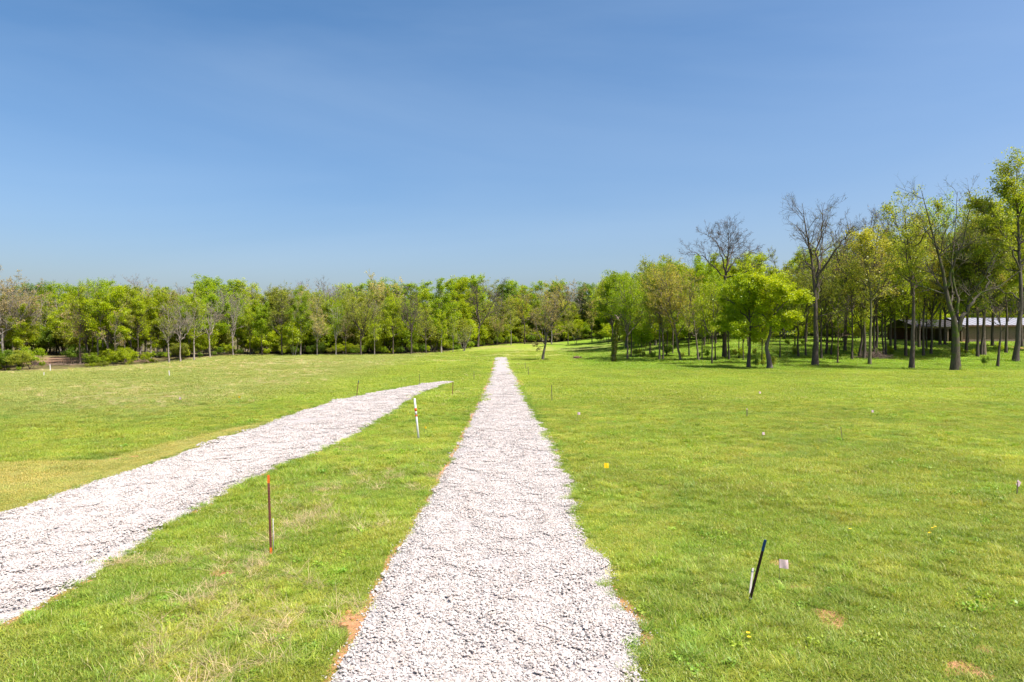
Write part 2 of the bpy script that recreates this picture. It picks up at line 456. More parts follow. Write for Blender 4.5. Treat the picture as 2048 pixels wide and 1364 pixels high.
def cover(x, y):
    """what grows where: straw, clay, forest litter, lushness, mown strip"""
    x = np.asarray(x, float); y = np.asarray(y, float)
    d = np.hypot(x, y)
    ml, mr = main_edges(y); sl, sr = side_edges(y)
    clay = blobs(x, y, CLAY) * (0.1 + 1.4 * ss(0.44, 0.66, fbm(x * 2.6, y * 2.0, 40, 4)))
    el = ml - x                                          # the cut clay edge left of the long drive
    clay = np.maximum(clay, (el > -0.2) * ss(0.22, 0.08, el) * ss(0.05, 0.26, fbm(y / 1.2, x * 0 + 2, 41)) * (y < 120) * 1.1)
    er = x - mr
    clay = np.maximum(clay, (er > -0.2) * ss(0.4, 0.05, er) * ss(0.52, 0.62, fbm(y / 2.6, x * 0 + 9, 42)) * (y < 120) * 0.9)
    es = x - sr
    clay = np.maximum(clay, (es > -0.2) * ss(0.35, 0.05, es) * ss(0.52, 0.62, fbm(y / 1.7, x * 0 + 5, 43)) * (y < 64) * 0.8)
    big = fbm(x / 9, y / 9, 50, 4)
    straw = blobs(x, y, STRAW)
    leftfield = ss(-13, -22, x) * ss(30, 45, y)
    straw = np.maximum(straw * (0.35 + 0.9 * fbm(x / 1.5, y / 1.5, 51)), leftfield * ss(0.46, 0.66, big) * 0.75)
    far = ss(95, 160, y)
    straw = np.maximum(straw, far * ss(-60, -20, x) * ss(0.45, 0.65, fbm(x / 7, y / 16, 52)) * 0.8)
    mid_strip = (x > sr) * (x < ml)
    straw = np.maximum(straw, mid_strip * ss(0.58, 0.76, fbm(x / 2.2, y / 2.2, 53)) * 0.4)
    m = mown(x, y)
    # woodland floor
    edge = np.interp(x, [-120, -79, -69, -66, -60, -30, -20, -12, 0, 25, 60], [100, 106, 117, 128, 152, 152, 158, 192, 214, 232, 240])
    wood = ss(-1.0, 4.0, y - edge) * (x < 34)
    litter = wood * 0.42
    cx, cy, _ = at(110, 720)
    litter = np.maximum(litter, np.exp(-(((x - cx) / 10) ** 2 + ((y - cy) / 9) ** 2)) * 1.1)
    grove = ss(82, 89, y) * ss(8, 14, x)
    lush = np.maximum(grove, 0.35 * ss(0.5, 0.75, fbm(x / 5, y / 5, 55)))
    return dict(straw=np.clip(straw, 0, 1), clay=np.clip(clay, 0, 1.2), litter=np.clip(litter, 0, 1.2), lush=np.clip(lush, 0, 1), mown=m, grove=grove, leftfield=leftfield, wood=wood)

G_BASE = np.array((0.240, 0.320, 0.036)); G_LUSH = np.array((0.17, 0.295, 0.022)); G_PALE = np.array((0.25, 0.295, 0.085)); G_MOWN = np.array((0.40, 0.36, 0.11)); G_STRAW = np.array((0.40, 0.33, 0.17))
def tint_of(x, y, c):
    n = fbm(x / 6, y / 6, 60)[:, None]; n2 = fbm(x / 0.9, y / 0.9, 61)[:, None]
    far = ss(35, 80, np.hypot(x, y))[:, None]; n2 = n2 + (0.5 - n2) * far * 0.75
    t = G_BASE * (0.80 + 0.40 * n) * (0.80 + 0.40 * n2)
    yel = ss(0.5, 0.75, fbm(x / 0.7 + 40, y / 0.7, 62))[:, None] * (1 - far); t = t * (1 + yel * np.array([0.28, 0.12, 0.5]))
    dk = ss(0.55, 0.72, fbm(x / 1.9 + 11, y / 1.9, 63))[:, None]; t = t * (1 - dk * np.array([0.18, 0.09, 0.08]))
    t = t + (G_LUSH - t) * (c['lush'][:, None] * 0.8)
    t = t + (G_PALE - t) * (c['leftfield'][:, None] * 0.75)
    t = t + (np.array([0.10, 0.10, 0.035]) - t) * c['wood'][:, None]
    t = t + (G_MOWN - t) * (c['mown'][:, None] * (0.35 + 0.6 * n2))
    return t

# ------------------------------------------------------------------ ground
def axis(segs):
    out = [segs[0][0]]
    for a, b, s0, s1 in segs:
        n = max(1, int(round((b - a) / ((s0 + s1) / 2))))
        t = np.linspace(0, 1, n + 1)[1:]
        f = (s0 * t + (s1 - s0) * t * t / 2) / ((s0 + s1) / 2)
        out += list(a + (b - a) * f)
    return np.array(out)
gx = axis([(-900, -160, 60, 10), (-160, -40, 6, 1.2), (-40, -14, 1.0, 0.25), (-14, 3.5, 0.15, 0.15), (3.5, 14, 0.18, 0.4), (14, 60, 0.5, 1.8), (60, 160, 2.5, 8), (160, 900, 10, 60)])
gy = axis([(-120, -6, 16, 1.2), (-6, 7, 0.8, 0.25), (7, 30, 0.16, 0.2), (30, 70, 0.25, 0.6), (70, 160, 0.8, 1.5), (160, 260, 2, 4), (260, 2400, 6, 150)])
X, Y = np.meshgrid(gx, gy)
x = X.ravel(); y = Y.ravel()
cv = cover(x, y)
nx, ny = len(gx), len(gy)
i, j = np.meshgrid(np.arange(nx - 1), np.arange(ny - 1))
b = (j * nx + i).ravel()
Z = zf(x, y)
dist = np.hypot(x, y)
soil = ss(75, 30, dist) * (1 - cv['mown'] * 0.7)
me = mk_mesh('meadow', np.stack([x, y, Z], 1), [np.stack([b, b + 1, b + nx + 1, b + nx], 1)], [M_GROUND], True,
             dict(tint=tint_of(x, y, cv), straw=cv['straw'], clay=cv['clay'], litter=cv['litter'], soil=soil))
ground = obj('ground', me, kind='structure')

def road(name, edges, y0, y1, step, lift, tip):
    ys = np.arange(y0, y1 + 1e-6, step)
    l, r = edges(ys)
    prof = [(-0.06, -0.10), (0.0, 0.0), (0.12, 0.7), (0.3, 1.0), (0.5, 0.92), (0.7, 1.0), (0.88, 0.7), (1.0, 0.0), (1.06, -0.10)]
    V = []
    for k, (t, h) in enumerate(prof):
        xx = l + (r - l) * t
        lif = lift * np.where(h > 0, h, 0) * ss(0, 2.5, y1 - ys) + (0.006 if h >= 0 else -0.12)
        V.append(np.stack([xx, ys, zf(xx, ys) + lif], 1))
    V = np.stack(V, 1).reshape(-1, 3); m = len(prof); n = len(ys)
    i, j = np.meshgrid(np.arange(m - 1), np.arange(n - 1)); b = (j * m + i).ravel()
    me = mk_mesh(name, V, [np.stack([b, b + 1, b + m + 1, b + m], 1)], [M_GRAVEL], True)
    return obj(name, me, kind='structure')
MAIN_LIFT, SIDE_LIFT = 0.05, 0.12
main_road = road('gravel_drive', main_edges, -10, 138, 0.25, MAIN_LIFT, 1)
side_road = road('gravel_road', side_edges, -6, 64.5, 0.25, SIDE_LIFT, 1)
def road_z(x, y, edges, lift, y1):
    l, r = edges(y); t = (x - l) / (r - l)
    h = np.interp(t, [0, 0.12, 0.3, 0.5, 0.7, 0.88, 1.0], [0, .7, 1, .92, 1, .7, 0])
    return zf(x, y) + lift * h * ss(0, 2.5, y1 - y) + 0.006

# crushed stone
def ico():
    p = (1 + 5 ** 0.5) / 2
    V = np.array([(-1, p, 0), (1, p, 0), (-1, -p, 0), (1, -p, 0), (0, -1, p), (0, 1, p), (0, -1, -p), (0, 1, -p), (p, 0, -1), (p, 0, 1), (-p, 0, -1), (-p, 0, 1)], float)
    T = np.array([(0, 11, 5), (0, 5, 1), (0, 1, 7), (0, 7, 10), (0, 10, 11), (1, 5, 9), (5, 11, 4), (11, 10, 2), (10, 7, 6), (7, 1, 8), (3, 9, 4), (3, 4, 2), (3, 2, 6), (3, 6, 8), (3, 8, 9), (4, 9, 5), (2, 4, 11), (6, 2, 10), (8, 6, 7), (9, 8, 1)])
    return unit(V), T
ICO_V, ICO_T = ico()
def stones(n, spread, s0, s1, r, zj=0.007):
    """n angular stones in a disc"""
    V = []; T = []; A = []
    sc = r.uniform(0.62, 1.25, (n, 12, 1))
    base = ICO_V[None] * sc
    siz = r.uniform(s0, s1, (n, 1, 1)) * 0.5
    ani = np.stack([r.uniform(0.85, 1.4, n), r.uniform(0.7, 1.1, n), r.uniform(0.36, 0.68, n)], 1)[:, None]
    P = base * ani * siz
    a = r.uniform(0, 6.28, n); tl = r.normal(0, 0.18, n)
    ca, sa = np.cos(a), np.sin(a); ct, st = np.cos(tl), np.sin(tl)
    px, py, pz = P[..., 0], P[..., 1], P[..., 2]
    px, pz = px * ct[:, None] + pz * st[:, None], -px * st[:, None] + pz * ct[:, None]
    px, py = px * ca[:, None] - py * sa[:, None], px * sa[:, None] + py * ca[:, None]
    rr = spread * np.sqrt(r.uniform(0, 1, n)); th = r.uniform(0, 6.28, n)
    P = np.stack([px + (rr * np.cos(th))[:, None], py + (rr * np.sin(th))[:, None], pz + r.uniform(0, zj, n)[:, None]], -1)
    T = (ICO_T[None] + (np.arange(n) * 12)[:, None, None]).reshape(-1, 3)
    return P.reshape(-1, 3), T, np.repeat(r.uniform(0, 1, n), 12)
def stone_proto(name, n, spread, s0, s1, seed, zj=0.007):
    V, T, A = stones(n, spread, s0, s1, np.random.default_rng(seed), zj)
    return proto(mk_mesh(name, V, [T], [M_STONE], False, dict(rnd=A)))
patchN = [stone_proto('stone_bed', 260, 0.42, 0.022, 0.058, 100 + k) for k in range(5)]
patchF = [stone_proto('stone_bed_far', 200, 0.60, 0.035, 0.075, 120 + k) for k in range(3)]
single = [stone_proto('loose_stone', 1, 0.0, 0.03, 0.06, 140 + k) for k in range(6)]
protos_stone = patchN + patchF + single

def gravel_on(name, parent, edges, lift, y0, y1, ynear, yfar, seed):
    r = np.random.default_rng(seed)
    P = []; S = []; I = []
    def cand(ya, yb, dens):
        n = int((yb - ya) * 7.0 * dens)
        yy = r.uniform(ya, yb, n); l, rr = edges(yy); c = (l + rr) / 2
        return c + r.uniform(-3.5, 3.5, n), yy
    def put(xx, yy, ok, idx, sc):
        xx, yy = xx[ok], yy[ok]
        P.append(np.stack([xx, yy, road_z(xx, yy, edges, lift, y1) + 0.004], 1)); I.append(r.choice(idx, len(xx))); S.append(r.uniform(*sc, len(xx)))
    xx, yy = cand(y0, ynear, 9.0); l, rr = edges(yy); put(xx, yy, (xx > l + .36) & (xx < rr - .36), np.arange(5), (0.85, 1.12))
    xx, yy = cand(ynear, min(yfar, y1 - 0.5), 3.2); l, rr = edges(yy); put(xx, yy, (xx > l + .45) & (xx < rr - .45), np.arange(5, 8), (0.8, 1.1))
    # single stones feather the edges
    xx, yy = cand(y0, ynear, 420); l, rr = edges(yy)
    e = np.minimum(xx - l, rr - xx)
    keep = (e > -0.28) & (e < 0.55) & (r.uniform(0, 1, len(xx)) < np.where(e < 0, np.exp(e / 0.07), 1.0))
    put(xx, yy, keep, np.arange(8, 14), (0.7, 1.2))
    xx, yy = cand(ynear, min(yfar, y1), 90); l, rr = edges(yy)
    e = np.minimum(xx - l, rr - xx)
    keep = (e > -0.35) & (e < 0.6) & (r.uniform(0, 1, len(xx)) < np.where(e < 0, np.exp(e / 0.12), 1.0))
    put(xx, yy, keep, np.arange(8, 14), (1.0, 1.8))
    P = np.concatenate(P); I = np.concatenate(I); S = np.concatenate(S); n = len(P)
    rot = np.stack([r.normal(0, .04, n), r.normal(0, .04, n), r.uniform(0, 6.28, n)], 1)
    sg = I >= 8
    rot[sg, 0] = r.uniform(-.6, .6, sg.sum()); rot[sg, 1] = r.uniform(-.6, .6, sg.sum())
    return scatter(name, P, rot, np.repeat(S[:, None], 3, 1), I, np.ones((n, 3)), protos_stone, parent, kind='stuff')
gravel_on('gravel', main_road, main_edges, MAIN_LIFT, 5.0, 138, 24, 80, 31)
gravel_on('gravel', side_road, side_edges, SIDE_LIFT, 7.0, 64.5, 26, 64, 32)
# the stones that show largest, one object each
big = []
for k in range(8):
    V, T, A = stones(1, 0, 0.055, 0.085, np.random.default_rng(160 + k), 0)
    big.append(mk_mesh('stone', V, [T], [M_STONE], False, dict(rnd=np.full(len(A), (0.05, 0.3, 0.5, 0.62, 0.75, 0.85, 0.92, 0.99)[k]))))
r = np.random.default_rng(77)
for (edges, lift, par, n, ya, yb, y1) in ((main_edges, MAIN_LIFT, main_road, 240, 8.3, 12.5, 138), (side_edges, SIDE_LIFT, side_road, 60, 10.2, 14.5, 64.5)):
    yy = r.uniform(ya, yb, n); l, rr = edges(yy)
    xx = l + 0.2 + (rr - l - 0.4) * r.uniform(0, 1, n) if par is main_road else rr - 0.3 - r.uniform(0, 2.6, n)
    zz = road_z(xx, yy, edges, lift, y1)
    for k in range(n):
        o = obj('stone', big[k % 8], par, (xx[k], yy[k], zz[k] + 0.03))
        o.rotation_euler = (r.uniform(-.5, .5), r.uniform(-.5, .5), r.uniform(0, 6.28)); o.scale = [r.uniform(0.75, 1.1)] * 3

# ------------------------------------------------------------------ grass
def blades(n, spread, h0, h1, w0, w1, bend, seed, lean=0.25):
    r = np.random.default_rng(seed)
    rr = spread * np.sqrt(r.uniform(0, 1, n)); th = r.uniform(0, 6.28, n)
    bx, by = rr * np.cos(th), rr * np.sin(th)
    az = r.uniform(0, 6.28, n); H = r.uniform(h0, h1, n); W = r.uniform(w0, w1, n) * 0.5
    ln = np.abs(r.normal(lean, lean * 0.6, n)); bd = r.uniform(0.3, 1.0, n) * bend
    dx, dy = np.cos(az), np.sin(az); sx, sy = -dy, dx
    def pt(t, w):
        o = H * (ln * t + bd * t * t); z = H * (t - 0.35 * bd * t * t) * np.cos(np.minimum(ln, 1.0))
        cx, cy = bx + dx * o, by + dy * o
        return np.stack([cx - sx * w, cy - sy * w, z], 1), np.stack([cx + sx * w, cy + sy * w, z], 1)
    a, b2 = pt(0.0, W * 0.8); c, d = pt(0.55, W); e, _ = pt(1.0, W * 0)
    a[:, 2] -= 0.01; b2[:, 2] -= 0.01
    V = np.stack([a, b2, c, d, e], 1).reshape(-1, 3)
    k = (np.arange(n) * 5)[:, None]
    return V, np.concatenate([k + 0, k + 1, k + 3, k + 2], 1), np.concatenate([k + 2, k + 3, k + 4], 1), np.repeat(r.uniform(0, 1, n), 5)
def tuft(name, *a, **k):
    V, Q, T, A = blades(*a, **k)
    return proto(mk_mesh(name, V, [Q, T], [M_GRASS], True, dict(rnd=A)))
def weed(name, n, spread, s0, s1, seed):
    """a low broad-leaved clump"""
    r = np.random.default_rng(seed)
    c = np.stack([r.normal(0, spread * .5, n), r.normal(0, spread * .5, n), r.uniform(0.02, 0.10, n)], 1)
    V, Q, A = leaf_quads(c, r.uniform(s0, s1, n), r, 1.2)
    return proto(mk_mesh(name, V, [Q], [M_GRASS], False, dict(rnd=A * 0.9)))
def leaf_quads(c, s, r, up=0.6, aspect=0.62):
    n = len(c)
    nrm = unit(r.normal(0, 1, (n, 3)) + np.array([0, 0, up]))
    a = unit(np.cross(nrm, r.normal(0, 1, (n, 3)))); b = np.cross(nrm, a)
    s = np.asarray(s)[:, None]
    V = np.stack([c - a * s * .5, c + b * s * .5 * aspect, c + a * s * .5, c - b * s * .5 * aspect], 1).reshape(-1, 3)
    k = (np.arange(n) * 4)[:, None]
    return V, np.concatenate([k, k + 1, k + 2, k + 3], 1), np.repeat(r.uniform(0, 1, n), 4)

lawn = [tuft('lawn_tuft', 210, 0.27, 0.025, 0.085, 0.004, 0.008, 0.9, 200 + k, lean=0.65) for k in range(4)]
tall = [tuft('tall_tuft', 70, 0.12, 0.08, 0.19, 0.004, 0.008, 1.1, 210 + k, lean=0.45) for k in range(3)]
weeds = [weed('weed_clump', 60, 0.16, 0.03, 0.06, 220 + k) for k in range(2)]
short = [tuft('mown_tuft', 150, 0.28, 0.012, 0.04, 0.005, 0.009, 0.9, 230 + k, lean=0.8) for k in range(2)]
farg = [tuft('far_tuft', 220, 0.62, 0.03, 0.095, 0.010, 0.020, 0.9, 240 + k, lean=0.7) for k in range(3)]
G_PROTOS = lawn + tall + weeds + short + farg       # 0-3, 4-6, 7-8, 9-10, 11-13
dry = [tuft('dry_tuft', 46, 0.18, 0.12, 0.42, 0.004, 0.007, 1.3, 250 + k, lean=0.7) for k in range(3)]

r = np.random.default_rng(5)
def wedge(n, d0, d1, pad=0.06, power=1.0):
    """random points of the field in front of the camera, between two distances"""
    yy = np.sqrt(r.uniform(d0 ** 2, d1 ** 2, n)); k = 1024 / F + pad
    return r.uniform(-k, k, n) * yy + r.uniform(-1.5, 1.5, n), yy
def grass_ring(n, d0, d1, kinds, sc):
    xx, yy = wedge(n, d0, d1)
    c = cover(xx, yy)
    ok = ~on_main(xx, yy, 0.05) & ~on_main(xx + 0.2 * (yy < 60), yy) & ~on_side(xx, yy, 0.05) & (r.uniform(0, 1, n) > np.minimum(c['clay'] * 2.6 - 0.3, 0.93)) & (r.uniform(0, 1, n) > c['straw'] * 0.55) & (c['wood'] < 0.3)
    xx, yy = xx[ok], yy[ok]; c = {k: v[ok] for k, v in c.items()}; n = len(xx)
    var = 0.09 if 'far' in kinds else 0.2
    t = tint_of(xx, yy, c) * 1.1 * r.uniform(1 - var, 1 + var, (n, 1))
    t[:, 0] *= r.uniform(1 - var * .8, 1 + var * .8, n)
    u = r.uniform(0, 1, n)
    idx = np.full(n, 0)
    tallness = fbm(xx / 2.5, yy / 2.5, 70)
    acc = 0
    pt = np.clip((tallness - 0.48) * 1.3, 0.02, 0.4) if 'tall' in kinds else 0 * u
    if 'far' in kinds: idx = r.integers(11, 14, n)
    else:
        idx = r.integers(0, 4, n)
        idx = np.where(u < pt, r.integers(4, 7, n), idx)
        idx = np.where((u > 0.975) & (fbm(xx / 1.8, yy / 1.8, 71) > 0.5), r.integers(7, 9, n), idx)
        mw = r.uniform(0, 1, n) < c['mown'] * 1.2
        idx = np.where(mw, r.integers(9, 11, n), idx)
    wd = idx >= 7
    t = np.where((wd & (idx < 9))[:, None], t * np.array([0.85, 1.0, 0.95]), t)
    s = r.uniform(*sc, n) * (0.75 + 0.6 * fbm(xx / 3.1, yy / 3.1, 72)) * np.where(c['grove'] > .5, 1.25, 1)
    S = np.stack([s, s, s * r.uniform(0.8, 1.25, n)], 1)
    rot = np.stack([r.normal(0, .06, n), r.normal(0, .06, n), r.uniform(0, 6.28, n)], 1)
    return np.stack([xx, yy, zf(xx, yy) - 0.004], 1), rot, S, idx, t
rings = [grass_ring(13500, 6.5, 19, ('lawn', 'tall'), (0.8, 1.2)), grass_ring(26000, 19, 46, ('lawn', 'tall'), (0.95, 1.45)), grass_ring(21000, 44, 100, ('far',), (0.8, 1.5)), grass_ring(12000, 100, 170, ('far',), (1.2, 2.0))]
scatter('grass', *[np.concatenate(q) for q in zip(*rings)], G_PROTOS, kind='stuff', label='short green spring grass covering the open field', category='grass')

# grass creeping onto the right edge of the drive and along both road edges
def edge_grass(n, edges, side, ya, yb, spread, out):
    yy = np.sqrt(r.uniform(ya ** 2, yb ** 2, n)); l, q = edges(yy)
    e = np.where(side > 0, q, l)
    return e + side * r.normal(out, spread, n), yy
ex = [edge_grass(900, main_edges, 1, 7, 60, 0.16, 0.05), edge_grass(110, main_edges, -1, 7, 60, 0.10, 0.36), edge_grass(700, side_edges, 1, 9, 60, 0.16, 0.06), edge_grass(400, side_edges, -1, 12, 60, 0.14, 0.1)]
xx = np.concatenate([q[0] for q in ex]); yy = np.concatenate([q[1] for q in ex]); n = len(xx)
c = cover(xx, yy); t = tint_of(xx, yy, c) * np.array([0.85, 1.02, 0.95]) * r.uniform(0.75, 1.15, (n, 1))
s = r.uniform(0.45, 1.0, n)
scatter('edge_grass', np.stack([xx, yy, zf(xx, yy) + 0.01], 1), np.stack([0 * xx, 0 * xx, r.uniform(0, 6.28, n)], 1), np.repeat(s[:, None], 3, 1), r.choice([0, 1, 2, 3, 4, 5, 6, 7], n), t, G_PROTOS, kind='stuff', label='green grass tufts creeping in over the gravel edges', category='grass')

# dry straw
w1 = wedge(17000, 7, 26); w2 = wedge(26000, 26, 120)
xx = np.concatenate([w1[0], w2[0]]); yy = np.concatenate([w1[1], w2[1]]); c = cover(xx, yy)
ok = ~on_main(xx, yy, 0.1) & ~on_side(xx, yy, 0.1) & (r.uniform(0, 1, len(xx)) < np.where(yy < 40, 0.8, 0.45) * c['straw'] ** 1.0) & (c['wood'] < 0.3)
xx, yy = xx[ok], yy[ok]; n = len(xx)
sc = r.uniform(0.32, 0.82, n) * np.where(yy > 40, 1.5, 1)
scatter('dry_grass', np.stack([xx, yy, zf(xx, yy)], 1), np.stack([r.normal(0, .2, n), r.normal(0, .2, n), r.uniform(0, 6.28, n)], 1), np.stack([sc, sc, sc * r.uniform(.6, 1.1, n)], 1), r.integers(0, 3, n),
        np.array([0.56, 0.46, 0.27]) * r.uniform(0.7, 1.25, (n, 1)), dry, kind='stuff', label='dry tan grass stems left standing among the green', category='dry grass')
# ------------------------------------------------------------------ trees
def resample(path, K):
    path = np.asarray(path, float)
    t = np.linspace(0, 1, len(path)); u = np.linspace(0, 1, K)
    # smooth the control polygon with a Catmull-Rom spline
    n = len(path) - 1; out = []
    P = np.concatenate([[2 * path[0] - path[1]], path, [2 * path[-1] - path[-2]]])
    for w in u:
        i = min(int(w * n), n - 1); f = w * n - i
        p0, p1, p2, p3 = P[i], P[i + 1], P[i + 2], P[i + 3]
        out.append(0.5 * (2 * p1 + (p2 - p0) * f + (2 * p0 - 5 * p1 + 4 * p2 - p3) * f * f + (3 * p1 - p0 - 3 * p2 + p3) * f ** 3))
    return np.array(out)

def grow(S, D, L, R, K, r, wig, up, taper=0.25):
    n = len(S); P = np.zeros((n, K, 3)); P[:, 0] = S; d = unit(D); st = (L / (K - 1))[:, None]
    for k in range(1, K):
        d = unit(d + r.normal(0, wig, (n, 3)) + np.array([0, 0, up])); P[:, k] = P[:, k - 1] + d * st
    t = np.linspace(0, 1, K)[None]
    return P, R[:, None] * (1 - (1 - taper) * t)

def kids(P, R, L, per, r, t0, t1, a0, a1, ratio, rmin, rk=0.55, tipward=0.55, maxlen=9):
    """children of branches P: start points, directions, lengths, radii"""
    N, K, _ = P.shape
    per = np.maximum(1, np.round(per * np.ones(N))).astype(int)
    own = np.repeat(np.arange(N), per); n = len(own)
    t = r.uniform(t0, t1, n); f = t * (K - 1); i = np.minimum(f.astype(int), K - 2); w = (f - i)[:, None]
    S = P[own, i] * (1 - w) + P[own, i + 1] * w; T = unit(P[own, i + 1] - P[own, i])
    rad = R[own, i] * (1 - w[:, 0]) + R[own, i + 1] * w[:, 0]
    q = unit(np.cross(T, r.normal(0, 1, (n, 3)))); ang = np.radians(r.uniform(a0, a1, n))[:, None]
    D = T * np.cos(ang) + q * np.sin(ang)
    Lc = np.minimum(L[own] * ratio * (1 - tipward * t) * r.uniform(0.65, 1.3, n), maxlen)
    return S, D, Lc, np.maximum(rad * rk, rmin)

def plen(P): return np.linalg.norm(np.diff(P, axis=1), axis=2).sum(1)

def make_tree(seed, mains, kind, H, leaf_n=1.0, leaf_s=1.0, gap=0.0, fine=1.0, per=1.0, low=0.15, droop=0.0, bmat=None, maxlen=9, blong=1.0, thick=1.0):
    """mains: list of (control points, r0, r1, first child t). Returns meshes trunk, branches, crown (crown may be None)"""
    r = np.random.default_rng(seed)
    K = 14
    P = np.stack([resample(m[0], K) for m in mains])
    P[1:, 1:-1] += r.normal(0, 0.012 * H, (len(mains) - 1, K - 2, 3)) * 0.5
    P[0, 2:] += np.cumsum(r.normal(0, 0.0022 * H, (K - 2, 3)), 0) * np.array([1, 1, 0])
    t = np.linspace(0, 1, K)
    R = np.stack([m[2] + (m[1] - m[2]) * (1 - t) ** 1.25 for m in mains]) * thick
    R[0] = R[0] * (1 + 0.32 * np.exp(-t * 26)); P[0, 0, 2] -= 0.15
    V0, Q0 = tubes(P[:1], R[:1], 10); V1, Q1 = tubes(P[1:], R[1:], 7) if len(mains) > 1 else (np.zeros((0, 3)), np.zeros((0, 4), int))
    trunk = mk_mesh('trunk', np.concatenate([V0, V1]), [np.concatenate([Q0, Q1 + len(V0)])], [bmat or M_BARK], True)
    L = plen(P); t0 = np.array([m[3] for m in mains])
    # level 2
    rmin = 0.02
    n2 = np.maximum(1, np.round(L * (1 - t0) * 1.35 * per))
    S = [];
    parts = [kids(P[i:i + 1], R[i:i + 1], L[i:i + 1], n2[i], r, t0[i], 0.98, 28, 70, 0.42 * blong, 0.03, maxlen=maxlen) for i in range(len(mains))]
    S2, D2, L2, R2 = (np.concatenate(q) for q in zip(*parts))
    P2, RR2 = grow(S2, D2, L2, R2, 6, r, 0.13, 0.05 - droop)
    # the mains' own tips carry twigs too
    S3, D3, L3, R3 = kids(P2, RR2, L2, np.clip(L2 * 1.9, 3, 9), r, 0.2, 1.0, 22, 60, 0.52, 0.017, tipward=0.4)
    P3, RR3 = grow(S3, D3, L3, R3, 4, r, 0.16, 0.06 - droop)
    B = [tubes(P2, RR2, 4), tubes(P3, RR3, 3)]
    tw = P3; twL = L3
    if kind in ('bare', 'bud'):
        S4, D4, L4, R4 = kids(P3, RR3, L3, (5 if kind == 'bare' else 4) * fine, r, 0.15, 1.0, 20, 55, 0.55, 0.011, tipward=0.3)
        P4, RR4 = grow(S4, D4, np.maximum(L4, 0.25), R4, 3, r, 0.15, 0.08 - droop)
        B.append(tubes(P4, RR4, 3)); tw = P4; twL = L4
        if kind == 'bare':
            S5, D5, L5, R5 = kids(P4, RR4, np.maximum(L4, 0.3), 3 * fine, r, 0.3, 1.0, 18, 50, 0.7, 0.008, tipward=0.2)
            P5, RR5 = grow(S5, D5, np.maximum(L5, 0.25), R5, 2, r, 0.1, 0.05)
            B.append(tubes(P5, RR5, 3))
    VV = []; QQ = []; nn = 0
    for v, q in B: VV.append(v); QQ.append(q + nn); nn += len(v)
    branches = mk_mesh('branches', np.concatenate(VV), [np.concatenate(QQ)], [bmat or M_BARK], True)
    crown = None
    if leaf_n > 0:
        N, k, _ = tw.shape
        cnt = {'leafy': 52, 'bud': 6, 'bare': 1}[kind] * leaf_n
        # whole boughs stay thin or bare so that sky shows through
        bough = np.ones(N)
        if gap > 0:
            c = tw.mean(1); bough = ss(gap - 0.12, gap + 0.12, fbm(c[:, 0] / 1.7 + c[:, 2] / 2.1 + seed, c[:, 1] / 1.7 - c[:, 2] / 1.9, seed, 2))
        m = r.poisson(cnt * bough)
        own = np.repeat(np.arange(N), m); n = len(own)
        tt = r.uniform(0.1, 1.05, n) * (k - 1); i = np.minimum(tt.astype(int), k - 2); w = (tt - i)[:, None]
        C = tw[own, i] * (1 - w) + tw[own, i + 1] * w
        sp = {'leafy': 0.30, 'bud': 0.12, 'bare': 0.05}[kind]
        C = C + r.normal(0, sp, (n, 3)) * np.array([1, 1, 0.6])
        sz = {'leafy': (0.17, 0.36), 'bud': (0.11, 0.22), 'bare': (0.08, 0.15)}[kind]
        Vl, Ql, Al = leaf_quads(C, r.uniform(*sz, n) * leaf_s, r, 1.3, 0.7)
        crown = mk_mesh('crown', Vl, [Ql], [M_LEAF], False, dict(rnd=Al))
    return trunk, branches, crown

